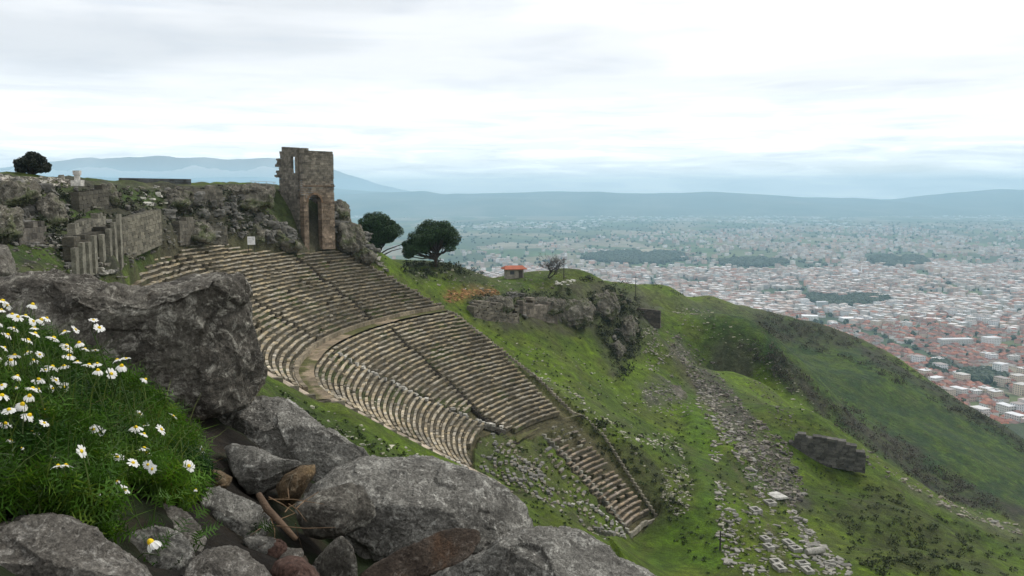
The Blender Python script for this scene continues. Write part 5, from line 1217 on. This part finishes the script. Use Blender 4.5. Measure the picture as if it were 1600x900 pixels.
scrub('weeds', 'small dark weeds and tussocks over the grass slopes', [(560,390),(700,440),(1000,470),(1200,600),(1350,720),(1500,880),(1100,900),(1000,800),(900,650),(700,480)], 900, .12, .35, (.030, .048, .010), 9)
scrub('weeds', 'small dark weeds on the near green strip and the ruined lower seats', [(420,600),(700,735),(760,700),(850,690),(980,840),(900,850),(700,760),(430,650)], 260, .1, .28, (.032, .052, .010), 9)
# ================================================================== FOREGROUND LEDGE
GP = []
for u, v, Y in [(-300,520,1.7),(-100,520,1.8),(0,545,1.75),(80,590,1.7),(200,640,1.75),(260,690,1.7),(320,740,1.7),(420,800,1.7),(520,880,1.7),(0,650,1.4),(100,680,1.4),(200,730,1.45),(-200,650,1.3),(300,800,1.4),
                (0,800,1.1),(100,800,1.15),(200,850,1.15),(300,880,1.15),(420,900,1.25),(-200,800,1.0),(0,900,.95),(200,930,.95),(-300,900,.8),(400,960,1.0)]:
    p = P(u, v, Y); GP.append(p)
GP += [np.array(q) for q in [(0,1.4,-.74),(.2,1.8,-.95),(.5,1.8,-1.1),(.8,2.2,-1.5),(0,2.4,-1.05),(.4,2.6,-1.4),(-.4,2.3,-.85),(-.8,2.3,-.62),(-1.2,2.5,-.55),(-.5,3.0,-1.3),(0,3.2,-1.9),(-1.2,3.2,-1.2),(1,3.2,-2.6),(.3,1.0,-.75),(.9,1.2,-1.0),(1.4,2,-1.9),(1.6,3.2,-3.2),(-2,3.2,-1.4),(-2.4,1.5,-.3),
       (-2,2.4,-.5),(-2,.6,-.45),(0,.4,-.8),(1.5,.6,-1.1),(-.5,4.2,-3.0),(1,4.2,-4.2),(-2,4.2,-2.5),(2.4,1.2,-2.0),(2.4,3,-3.8)]]
GP = np.array(GP)
def tps2(pts, lam):
    q = pts[:, :2]; n = len(q); d2 = ((q[:, None] - q[None]) ** 2).sum(2); K = .5 * d2 * np.log(d2 + 1e-20) + lam * np.eye(n); Pm = np.c_[np.ones(n), q]
    w_ = np.linalg.solve(np.block([[K, Pm], [Pm.T, np.zeros((3, 3))]]), np.r_[pts[:, 2], 0, 0, 0])
    def f(x, y):
        s = np.stack([np.asarray(x, float), np.asarray(y, float)], -1); sh = s.shape[:-1]; s = s.reshape(-1, 2); d2 = ((s[:, None] - q[None]) ** 2).sum(2)
        return ((.5 * d2 * np.log(d2 + 1e-20)) @ w_[:-3] + w_[-3] + s @ w_[-2:]).reshape(sh)
    return f
gnd0 = tps2(GP, .002)
def gnd(x, y):
    x = np.asarray(x, float); y = np.asarray(y, float); return gnd0(x, y) + .03 * fbm2(x, y, 2.5, 4, 3) + .012 * fbm2(x, y, 14, 3, 4)
X, Y = np.meshgrid(np.linspace(-2.4, 2.4, 300), np.linspace(.35, 4.2, 240)); Z = gnd(X, Y); v_, f_ = grid_patch(X, Y, Z)
m, t, b = material('dark_soil'); g = NG(t)
c = g.ramp(g.noise(7, 8, .7), [(.3, (.006, .005, .004)), (.5, (.018, .014, .009)), (.72, (.06, .045, .028))]); c = g.mix(g.ramp(g.noise(4, 6, .6), [(.5, 0), (.6, .8)]), c, (.018, .034, .007)); t.links.new(c, b.inputs['Base Color'])
t.links.new(g.bump(g.noise(22, 9, .75), 1.0, .03), b.inputs['Normal'])
tag(mobj('ledge_ground', v_, f_, None, True, m), kind='structure')
rk = rock
rk('boulder', 'huge dark lichened boulder with a saddle top, behind the daisies', 'boulder', [(-60,455),(-20,440),(8,440),(30,431),(75,426),(110,430),(130,432),(165,436),(185,448),(205,453),(232,450),(262,444),(300,434),(340,429),(365,431),(384,448),(392,480),(400,520),(409,555),(412,588),(402,615),(380,634),(345,648),(300,658),(262,668),(200,690),(100,700),(-60,700)], 2.25, .34, .25, M['rock_dark'], ICO7, 1, 1.0, [(-.15,-.8,.6,.98),(.1,-1,-.12,.66),(.8,-.6,.0,1.25),(-.3,-.9,.2,.74)], ex=.62)
rk('boulder', 'grey sloping slab directly under the huge dark boulder', 'boulder', [(285,672),(310,648),(345,632),(400,624),(436,622),(470,640),(505,668),(545,694),(578,712),(566,732),(530,742),(470,745),(400,738),(340,720),(300,712)], 2.3, .30, .9, M['rock_grey'], ICO7, 2, .8, [(.1,-.5,.9,.5),(-.4,-.9,.3,.6),(.3,-1,.1,.6)])
rk('boulder', 'wedge shaped grey rock leaning below the sloping slab', 'boulder', [(350,698),(362,692),(400,700),(425,712),(452,722),(478,738),(462,755),(430,762),(405,772),(385,772),(372,755),(360,732)], 1.8, .12, .5, M['rock_grey'], ICO5, 3, .8, [(-.3,-.6,.8,.5),(.1,-1,-.2,.55)])
rk('boulder', 'small golden ochre stone wedged in the middle gap', 'stone', [(432,760),(445,742),(468,728),(492,726),(494,738),(482,755),(470,775),(455,792),(438,790)], 1.75, .07, .4, M['rock_ochre'], ICO4, 4, 1.4)
rk('boulder', 'dark blocky rock in front of the big pale topped one', 'boulder', [(462,790),(478,776),(510,766),(548,755),(568,762),(584,788),(586,805),(572,822),(540,836),(505,842),(478,838),(466,815)], 1.6, .14, .45, M['rock_dark'], ICO5, 5, .8, [(0,-.5,.85,.5),(-.2,-1,-.05,.6),(.7,-.7,0,.7)])
rk('boulder', 'biggest grey rounded boulder at the bottom centre', 'boulder', [(470,790),(490,758),(525,732),(560,722),(585,718),(620,719),(655,720),(700,726),(740,736),(775,750),(800,772),(822,795),(834,822),(825,842),(800,860),(760,880),(700,900),(620,920),(560,915),(545,880),(500,830)], 1.95, .30, .95, M['rock_grey'], ICO7, 6, .75, [(.1,-.45,.9,.55),(.0,-1,.05,.62),(.5,-.6,.5,.85)])
rk('boulder', 'long brown slab leaning across the foot of the biggest boulder', 'boulder', [(555,902),(580,884),(610,868),(650,848),(690,830),(725,824),(748,830),(752,846),(735,862),(700,880),(660,905),(600,915)], 1.45, .07, .35, M['rock_brown'], ICO5, 7, 1.0, [(-.2,-.6,.8,.35)])
rk('boulder', 'broad grey rock in the bottom right corner of the ledge', 'boulder', [(660,915),(700,888),(745,868),(785,842),(815,826),(850,824),(885,828),(915,836),(940,850),(965,874),(1010,893),(1060,925),(980,960),(700,960)], 1.7, .28, .95, M['rock_grey'], ICO7, 8, .8, [(.2,-.5,.85,.5),(-.3,-.9,.3,.65)])
rk('boulder', 'purplish angular rock in the dark gap left of centre', 'boulder', [(312,772),(325,762),(345,762),(372,772),(398,786),(420,803),(428,820),(412,845),(392,862),(360,856),(335,842),(318,812)], 1.5, .12, .4, M['rock_grey'], ICO5, 9, .9, [(.3,-.5,.75,.45),(-.2,-1,-.1,.55),(.8,-.6,-.2,.7)])
rk('boulder', 'pale mossy stone rising out of the grass', 'boulder', [(186,775),(205,768),(232,775),(262,788),(292,803),(312,822),(322,845),(312,860),(270,862),(215,845),(190,815)], 1.32, .10, .7, M['rock_pale'], ICO5, 10, .9, [(.1,-.5,.85,.45)])
rk('boulder', 'grey stone behind the lone drooping daisy', 'boulder', [(186,852),(205,832),(240,822),(272,826),(292,840),(300,858),(296,884),(280,905),(230,905),(195,885)], 1.18, .09, .4, M['rock_grey'], ICO5, 11, .9, [(0,-.8,.5,.5)])
rk('boulder', 'pale stone at the bottom edge right of the lone daisy', 'boulder', [(285,905),(298,880),(320,860),(345,851),(368,852),(392,866),(412,885),(435,912),(420,950),(300,950)], 1.12, .10, .6, M['rock_pale'], ICO5, 12, .8, [(.1,-.5,.85,.5)])
rk('boulder', 'large brownish rock filling the bottom left corner', 'boulder', [(-60,850),(-20,824),(30,810),(75,805),(110,812),(150,830),(178,852),(205,870),(228,890),(246,920),(230,980),(-60,980)], 1.0, .16, .7, M['rock_pale'], ICO7, 13, .8, [(.1,-.45,.9,.55),(0,-1,.1,.6)])
rk('boulder', 'reddish stone at the bottom edge under the stick', 'stone', [(422,895),(430,878),(450,868),(475,872),(492,888),(505,910),(480,935),(430,930)], 1.2, .06, .4, M['rock_red'], ICO4, 14, .9)
rk('boulder', 'dark upright splinter of rock below the blocky one', 'stone', [(470,905),(490,878),(515,850),(535,836),(548,856),(560,885),(556,910),(520,930),(480,925)], 1.45, .08, .3, M['rock_dark'], ICO4, 15, .9, [(-.5,-.8,.2,.4)])
rk('boulder', 'dark reddish brown stone beside the small flowers', 'stone', [(236,728),(250,714),(275,711),(298,722),(304,745),(298,772),(262,776),(240,760)], 1.6, .07, .4, M['rock_brown'], ICO4, 16, .9, [(0,-.5,.9,.5)])
rk('boulder', 'ochre brown flat stone next to the dark reddish one', 'stone', [(298,742),(318,733),(345,735),(362,746),(358,760),(335,768),(305,766)], 1.62, .07, .6, M['rock_ochre'], ICO4, 17, .9)
rk('boulder', 'dull brown rock half sunk in the daisy patch', 'boulder', [(38,640),(65,630),(100,636),(128,655),(145,680),(150,705),(110,722),(70,718),(48,690)], 1.5, .10, .5, M['rock_brown'], ICO5, 18, .9)
rk('boulder', 'lone dark rock at the left picture edge above the boulder', 'boulder', [(-60,395),(-10,380),(12,386),(22,405),(27,430),(20,450),(-60,460)], 3.0, .25, .4, M['rock_dark'], ICO5, 19, .9)
rk('boulder', 'small rock deep in the gap under the dark boulder', 'stone', [(248,690),(262,676),(290,670),(310,680),(312,700),(290,712),(262,708)], 1.9, .08, .4, M['rock_dark'], ICO4, 20, .9)
# small pebbles in the gap
for k in range(18):
    u, v = rng.uniform(395, 480), rng.uniform(800, 885); Yp = 1.42; p = P(u, v, Yp); z = float(gnd(p[0], p[1])); s = rng.uniform(.008, .022)
    V, F_ = ICO3; W = V * s * (1 + .3 * fbm(V * 1.5, 3, k)[:, None]) * np.array((1.2, 1, .8)) + np.array((p[0], p[1], z + s * .4))
    tag(mobj('pebble', W, F_, None, True, M[['rock_brown', 'rock_pale', 'rock_red', 'rock_grey'][k % 4]], None, (p[0], p[1], z)), ('%s pebble %s the broken stick, %s' % (['brown', 'pale', 'reddish', 'grey'][k % 4], 'above' if v < 825 else 'below', ['left in the gap', 'midway across the gap', 'right in the gap'][min(2, int((u - 395) / 28.4))])), 'pebble', 'pebbles in the gap by the stick')
# stick and dry twigs
mb = MB(); mb.tube([P(404, 772, 1.48), P(418, 796, 1.46), P(434, 812, 1.44), P(462, 842, 1.40)], [.0055, .007, .006, .0045], (.12, .08, .052), 8); tag(mb.build('stick', M['wood'], None, tuple(P(430, 812, 1.44)), True), 'broken brown stick lying in the gap between the rocks', 'stick')
mb = MB()
for k in range(16):
    u, v = rng.uniform(400, 470), rng.uniform(760, 850); a = P(u, v, 1.46 + rng.normal() * .03); d = rng.normal(size=3) * np.array((.05, .03, .025)); mb.tube([a, a + d * .5 + rng.normal(size=3) * .004, a + d], [.0010, .0008, .0004], np.array((.20, .13, .075)) * rng.uniform(.5, 1.2), 4)
tag(mb.build('dry_twigs', M['wood']), 'tangle of dry brown twigs around the broken stick', 'twigs', kind='stuff')

# ---------------------------------------------------------------- grass and feathery chamomile leaves
m, t, b = material('green_blade'); g = NG(t); t.links.new(g.attr(), b.inputs['Base Color']); b.inputs['Roughness'].default_value = .55; b.inputs['Specular IOR Level'].default_value = .35
b.inputs['Subsurface Weight'].default_value = 0.0; M['blade'] = m
tr_ = t.nodes.new('ShaderNodeBsdfTranslucent'); t.links.new(g.attr(), tr_.inputs[0]); ad_ = t.nodes.new('ShaderNodeMixShader'); ad_.inputs[0].default_value = .3
t.links.new(b.outputs[0], ad_.inputs[1]); t.links.new(tr_.outputs[0], ad_.inputs[2]); t.links.new(ad_.outputs[0], t.nodes['Material Output'].inputs[0])
GRASS = [(-60,520),(20,520),(60,555),(110,570),(175,600),(225,635),(255,672),(292,700),(308,730),(308,790),(290,805),(250,785),(195,765),(150,790),(185,860),(130,835),(90,815),(-60,830)]
def blades(n, poly, lmin, lmax, wid, base, var, curl=.5, ymin=.9, ymax=1.85, lean=None):
    out_v, out_c, cnt = [], [], 0
    xs, ys = rng.uniform(-1.6, .1, n * 6), rng.uniform(ymin, ymax, n * 6); zs = gnd(xs, ys); u, v = proj(np.stack([xs, ys, zs], -1)); k = inpoly(u, v, poly); p = np.stack([xs, ys, zs], -1)[k][:n]; n = len(p)
    L_ = rng.uniform(lmin, lmax, n); th_ = rng.uniform(0, 6.28, n); d = np.stack([np.cos(th_), np.sin(th_), 0 * th_], -1); bend = rng.uniform(.1, 1, n) * curl; sd_ = np.stack([-np.sin(th_ + rng.normal(size=n) * .8), np.cos(th_), 0 * th_], -1); segs = 4
    V = []
    for s in range(segs + 1):
        f = s / segs; c = p + d * (L_ * bend * f * f)[:, None] + np.array([0, 0, 1]) * (L_ * (f - .35 * bend * f * f))[:, None]; w_ = wid * (1 - f) ** .7 + .0002; V += [c - sd_ * w_, c + sd_ * w_]
    V = np.stack(V, 1).reshape(-1, 3); i = (np.arange(n) * 2 * (segs + 1))[:, None, None]; q = np.array([(2 * s, 2 * s + 1, 2 * s + 3, 2 * s + 2) for s in range(segs)])
    pt = 1 + .55 * np.clip(fbm(p * np.array((9, 9, 0)), 3, 5), -1, 1)[:, None] * np.array((1.3, 1, .6))
    return V, (i + q[None]).reshape(-1, 4), np.repeat(np.array(base) * pt * rng.uniform(1 - var, 1 + var, (n, 1)), 2 * (segs + 1), 0)
def feathery(n, poly, ymin=.9, ymax=1.85, base=(.035, .085, .012), lmin=.02, lmax=.055):
    """finely divided leaves: a rib with many thread-like side leaflets"""
    xs, ys = rng.uniform(-1.6, .1, n * 6), rng.uniform(ymin, ymax, n * 6); zs = gnd(xs, ys); u, v = proj(np.stack([xs, ys, zs], -1)); k = inpoly(u, v, poly); p = np.stack([xs, ys, zs], -1)[k][:n]; n = len(p)
    p[:, 2] += rng.uniform(0, .05, n) ; L_ = rng.uniform(lmin, lmax, n); d = rng.normal(size=(n, 3)); d[:, 2] = np.abs(d[:, 2]) * .8 + .2; d /= np.linalg.norm(d, axis=1)[:, None]; sd_ = np.cross(d, rng.normal(size=(n, 3))); sd_ /= np.linalg.norm(sd_, axis=1)[:, None]; up = np.cross(d, sd_)
    V = []; ks = 9
    for s in range(ks):
        f = (s + .5) / ks; c = p + d * (L_ * f)[:, None]; sg = 1 if s % 2 else -1; tip = c + (sd_ * sg * (L_ * .42 * math.sin(f * 3.0) + .004)[:, None]) + d * (L_ * .16)[:, None] + up * (rng.normal(size=n) * .004)[:, None]
        V += [c - d * .0016, c + d * .0016, tip]
    V += [p - sd_ * .0008, p + sd_ * .0008, p + d * L_[:, None]]
    V = np.stack(V, 1).reshape(-1, 3); pt = 1 + .6 * np.clip(fbm(p * np.array((9, 9, 0)), 3, 9), -1, 1)[:, None] * np.array((1.3, 1, .6))
    return V, np.arange(len(V)).reshape(-1, 3), np.repeat(np.array(base) * pt * rng.uniform(.45, 1.45, (n, 1)) * np.array((1, 1, 1)), 3 * (ks + 1), 0)
def addq(mb, r_): V, F_, c = r_; mb.f += (F_ + mb.n).tolist(); mb.v.append(V); mb.c.append(c); mb.n += len(V)
mb = MB(); addq(mb, blades(3600, GRASS, .03, .09, .0020, (.062, .135, .009), .7, .9)); addq(mb, blades(900, GRASS, .06, .14, .0013, (.085, .12, .022), .4, .8)); addq(mb, blades(500, GRASS, .03, .09, .001, (.15, .085, .035), .4, .9))
tag(mb.build('grass', M['blade']), 'lush fine green grass around the white daisies', 'grass', kind='stuff')
mb = MB(); addq(mb, feathery(15000, GRASS, base=(.042, .105, .007))); addq(mb, feathery(5000, GRASS, base=(.09, .15, .014), lmin=.015, lmax=.04))
T2 = [(240,790),(322,760),(330,790),(300,800)]; T3 = [(255,870),(290,860),(325,850),(330,880),(290,895),(240,900)]; T4 = [(395,840),(440,835),(450,860),(400,865)]
for tp in (T3, T4, [(215, 700), (330, 700), (345, 760), (300, 830), (230, 800)], [(205,845),(240,870),(240,895),(200,880)]): addq(mb, feathery(500, tp, .9, 1.6, lmin=.012, lmax=.035))
tag(mb.build('feathery_leaves', M['blade']), 'feathery dark green chamomile foliage in the lower left', 'foliage', kind='stuff')

# ---------------------------------------------------------------- daisies
mpet, t, b = material('white_petal'); b.inputs['Base Color'].default_value = (.86, .86, .83, 1); b.inputs['Roughness'].default_value = .6
tr_ = t.nodes.new('ShaderNodeBsdfTranslucent'); tr_.inputs[0].default_value = (.85, .86, .80, 1); ad_ = t.nodes.new('ShaderNodeMixShader'); ad_.inputs[0].default_value = .35
t.links.new(b.outputs[0], ad_.inputs[1]); t.links.new(tr_.outputs[0], ad_.inputs[2]); t.links.new(ad_.outputs[0], t.nodes['Material Output'].inputs[0])
mdisc, t, b = material('yellow_disc'); g = NG(t); t.links.new(g.ramp(g.noise(700, 3, .7), [(.35, (.42, .22, .005)), (.6, (.78, .60, .02))]), b.inputs['Base Color']); t.links.new(g.bump(g.noise(900, 2, .5), .8, .0006), b.inputs['Normal'])
def petals_mesh(seed, n, droop):
    r_ = np.random.default_rng(seed); V, F_ = [], []; c = 0
    for k in range(n):
        if r_.random() < .05: continue
        a = k * 2 * math.pi / n + r_.normal() * .07; L_ = .0105 * r_.uniform(.85, 1.1); w_ = .0023 * r_.uniform(.85, 1.15); dr = droop + r_.normal() * .12; S = 6; x = .0024; z = 0.0
        for s in range(S + 1):
            f = s / S; ang = dr * (f ** .7) * 1.15 ; 
            if s: x += L_ / S * math.cos(ang); z -= L_ / S * math.sin(ang)
            ww = w_ * (math.sin(min(1, f * 1.25 + .18) * math.pi / 2)) * (1 if f < .8 else (1 - (f - .8) * 2.2)); cup = .0004
            for sg in (-1, 0, 1): V.append((x * math.cos(a) - sg * ww * math.sin(a), x * math.sin(a) + sg * ww * math.cos(a), z + (cup if sg else 0)))
        for s in range(S):
            b0 = c + s * 3; F_ += [(b0, b0 + 1, b0 + 4, b0 + 3), (b0 + 1, b0 + 2, b0 + 5, b0 + 4)]
        c += 3 * (S + 1)
    me = mesh_data('petals', np.array(V), F_, None, True, mpet); return me
def disc_mesh(dome):
    bm = bmesh.new(); bmesh.ops.create_uvsphere(bm, u_segments=16, v_segments=10, radius=.0036)
    for q in bm.verts: q.co.z = q.co.z * dome + .0004
    me = bpy.data.meshes.new('disc'); bm.to_mesh(me); bm.free(); me.materials.append(mdisc); me.polygons.foreach_set('use_smooth', [True] * len(me.polygons)); return me
PM = {d: [petals_mesh(10 * k + int(d * 10), n, d) for k, n in enumerate((13, 14, 12))] for d in (.1, .5, 1.05, 1.45)}
DM = {d: disc_mesh(x) for d, x in ((.1, .65), (.5, .85), (1.05, 1.15), (1.45, 1.25))}
FL = """4,470 12,477 51,476s 2,484 19,491 28,495 40,493 52,502 64,500s 73,497 22,513 54,512 55,521 44,531 101,518 118,515t 146,500e 155,512e 84,528 104,540 107,546 124,536s 133,545 149,547e 108,556 121,565 44,550 62,554e 23,555 7,543 17,563s 52,564s 30,575 27,588s 100,572 82,573 71,578e 152,568 153,579s 139,570 174,584f 183,562 190,572s 197,560e 60,593 87,594t 227,593s 141,610b 181,617b 155,642e 218,647t 271,650e 100,605f 60,608 51,607 82,607 46,619s 35,632s 46,649s 3,618 3,602 25,605b 8,662 17,688 51,677S 69,661t 45,650s 115,672e 146,671f 157,675f 127,705t 152,700s 89,713 103,727 91,728 90,744f 183,714f 212,668 225,678 226,664e 252,671t 225,700 228,707 208,723t 231,726f 238,733f 316,703t 295,728e 195,765e 183,752b 236,848S 306,765b 284,712b 62,773b 155,771b 12,523 -5,505 -8,560 -6,640 14,640 34,700b 70,640b"""
msg = {'': 'side', 's': '', 'e': '', 't': '', 'f': '', 'b': '', 'S': ''}
stem_c = (.075, .13, .025)
for k, tok in enumerate(FL.split()):
    a, b_ = tok.split(','); kind = b_[-1] if b_[-1].isalpha() else ''; u = float(a); v = float(b_.rstrip('setfbS'))
    Yf = {'': 1.22, 's': 1.2, 'S': 1.08, 'e': 1.4, 't': 1.38, 'f': 1.25, 'b': 1.35}[kind] + rng.normal() * .05
    if v > 690 and kind not in ('S',): Yf += .1
    if not (kind == 'S' and u > 200):
        Yq = np.linspace(1.12, 1.8, 60); pq = P(u, v, Yq); hd = rng.uniform(.055, .11); kq = np.nonzero(pq[:, 2] - gnd(pq[:, 0], pq[:, 1]) < hd)[0]; Yf = float(Yq[kq[0]]) if len(kq) else 1.78
        Yf = min(Yf, 1.5 + .2 * rng.random()) if kind not in ('', 's') else min(Yf, 1.3 + .25 * rng.random())
    h = P(u, v, Yf); off = np.array((rng.normal() * .02, rng.uniform(-.01, .04), 0))
    bx_, by_ = h[0] + off[0], h[1] + off[1]; gz_ = float(gnd(bx_, by_)); hh = min(h[2] - gz_, .30)
    base = np.array((bx_, by_, max(gz_, h[2] - .30) if h[2] > gz_ else h[2] - .03))
    e = empty('daisy', base); sc_ = {'b': .45, 'S': 1.25}.get(kind, 1.0) * rng.uniform(.6, 1.0)
    dr = {'': .5, 's': 1.05, 'S': 1.45, 'e': .1, 't': .1, 'f': .1, 'b': 1.45}[kind]
    tilt = {'': (-.15, .25), 's': (0, .15), 'S': (.05, .0), 'e': (.05, .35), 't': (.0, .75), 'f': (.65, .2), 'b': (0, 0)}[kind]
    rot = Matrix.Rotation(tilt[0] + rng.normal() * .28, 4, 'X') @ Matrix.Rotation(tilt[1] + rng.normal() * .35, 4, 'Y') @ Matrix.Rotation(rng.random() * 6.28, 4, 'Z')
    nrm = np.array(rot @ Vector((0, 0, 1))); mb = MB(); q1 = h - nrm * .02; mid = (base + q1) / 2 + np.array((rng.normal() * .008, 0, .01))
    mb.tube([base, mid, q1, h - nrm * .0015 * sc_], [.0009, .0008, .0008, .0012], np.array(stem_c) * rng.uniform(.4, 1.1), 5); mb.build('stem', M['blade'], e)
    for nm, me in (('petals', PM[dr][k % 3]), ('disc', DM[dr])):
        o = bpy.data.objects.new(nm, me); o.parent = e; o.matrix_basis = Matrix.Translation(Vector(h - base)) @ rot @ Matrix.Scale(sc_, 4); col.objects.link(o)
    if kind == 'S' and u > 200: lb = 'lone daisy with hanging petals low down between the bottom left stones'
    elif kind == 'S': lb = 'large drooping daisy in front of the sunken brown rock'
    else:
        reg(e, {'': 'upward facing daisy', 's': 'drooping daisy', 'e': 'edge-on daisy', 't': 'tilted daisy', 'f': 'front facing daisy', 'b': 'small closed daisy'}[kind], h)
        look = {'': 'white daisy with yellow centre facing up', 's': 'white daisy with drooping petals', 'e': 'white daisy seen edge on', 't': 'white daisy tipped to the right', 'f': 'white daisy turned to the front', 'b': 'small pale daisy bud'}[kind]
        lb = look + (' against the dark boulder' if v < 520 or (u > 125 and v < 600) else (' in the dense left hand clump' if u < 125 and v < 660 else ' low over the dark green foliage'))
    tag(e, lb, 'daisy', lb.replace('daisy', 'daisies', 1) if kind != 'S' else 'daisies with hanging petals')

# ================================================================== LOW CLOUD BANK
mcl = bpy.data.materials.new('cloud'); mcl.use_nodes = True; t = mcl.node_tree; t.nodes.clear(); o_ = t.nodes.new('ShaderNodeOutputMaterial'); vs_ = t.nodes.new('ShaderNodeVolumeScatter'); vs_.inputs['Density'].default_value = .0022; vs_.inputs['Color'].default_value = (1, 1, 1, 1); t.links.new(vs_.outputs[0], o_.inputs['Volume'])

# puffy bank of cloud lying between the plain's hills and the far mountains, beyond the hazy air
def cloud(u0, u1, v0, v1, Y, n, seed):
    r_ = np.random.default_rng(seed); mbs = []
    u = np.linspace(u0, u1, 160); k = Y / FPX
    a, _ = ray(u, 280); env = np.clip(np.minimum((u - u0), (u1 - u)) / 60, 0, 1) ** .6
    top = -(v0 - HOR) * k + 90 * fbm(np.stack([u / 28, 0 * u, 0 * u + seed], -1), 5, seed); bot = -(v1 - HOR) * k + 25 * fbm(np.stack([u / 60, 0 * u, 0 * u + seed], -1), 3, seed + 1)
    mid = (top + bot) / 2; hh = np.maximum((top - bot) / 2, 30) * env + 2; q = np.linspace(0, 2 * math.pi, 28, endpoint=False)
    Q, A = np.meshgrid(q, np.arange(160)); X = (a * Y)[A]; lump = 1 + .16 * fbm(np.stack([X / 900, np.cos(Q) * 1.4, np.sin(Q) * 1.4], -1), 4, seed + 2)
    Yc = Y + np.cos(Q) * 700 * env[A] * lump; Zc = mid[A] + np.sin(Q) * hh[A] * lump
    i = np.arange(160 * 28).reshape(160, 28); j = np.roll(i, -1, 1); F_ = np.stack([i[:-1], i[1:], j[1:], j[:-1]], -1).reshape(-1, 4).tolist() + [tuple(i[0]), tuple(i[-1][::-1])]
    o = mobj('cloud_bank', np.stack([X, Yc, Zc], -1).reshape(-1, 3), F_, None, True, mcl); tag(o, kind='structure')
cloud(-350, 500, 264, 278, 22500, 1, 3)

# ================================================================== LABELS THAT SINGLE OUT EACH REPEAT, by the nearest thing one can find
ANCH = {'stone': [('the tower foot', 482, 390), ('the notice board', 393, 378), ('the round skyline tree', 52, 268), ('the pale pedestal', 121, 278), ('the buttressed wall', 180, 380), ('the level skyline wall', 240, 288), ('the knoll pine', 680, 410),
    ('the red roofed hut', 803, 432), ('the bare tree', 856, 432), ('the terrace post', 1125, 846), ('the large flat slab', 1213, 778), ('the fallen column shaft', 1273, 866), ('the big block wall', 1290, 700), ('the terrace head wall', 1012, 500),
    ('the rubble covered mound', 1035, 615), ('the stony mound', 1052, 770), ('the lowest seat corner', 1000, 822), ('the orange earth spill', 732, 464), ('the leaning slab crag', 82, 335), ('the short stub wall', 44, 378), ('the cliff walls', 830, 500)],
  'daisy': [('the lone low daisy', 236, 848), ('the sunken brown rock', 100, 668), ("the boulder's saddle", 215, 455), ('the reddish stone', 270, 745), ('the gap under the boulder', 285, 690), ("the boulder's top left", 20, 445), ('the left edge midway', 0, 610), ('the bottom left rock', 60, 815)],
  'town': [('the white twin towers', 1256, 481), ('the long white hall', 1338, 502), ('the pink block', 1163, 470), ('the white tower', 1562, 590), ('the long grey block', 1492, 541), ('the white school', 1548, 541), ('the red roofed hall', 1592, 645),
    ('the small orange hall', 1572, 668), ('the long dark grove', 1315, 470), ('the ridge shoulder', 1330, 528), ('the low white shed', 1265, 502), ('the mosque', 1336, 432)]}
bykind = {}
for r_ in REG: bykind.setdefault(r_[1], []).append(r_)
for d_, L_ in bykind.items():
    an = ANCH['daisy' if 'daisy' in d_ else ('stone' if ('squared' in d_ or 'rough' in d_) else 'town')]
    D_ = np.array([[math.hypot(u - a[1], v - a[2]) for a in an] for (_, _, u, v) in L_]); rk_ = D_.argsort(0).argsort(0) + 1
    for i, (o, _, u, v) in enumerate(L_):
        j = int((rk_[i] * 12 + D_[i]).argmin()); o['label'] = '%s, %s to %s' % (d_, ordinal(int(rk_[i, j])), an[j][0])
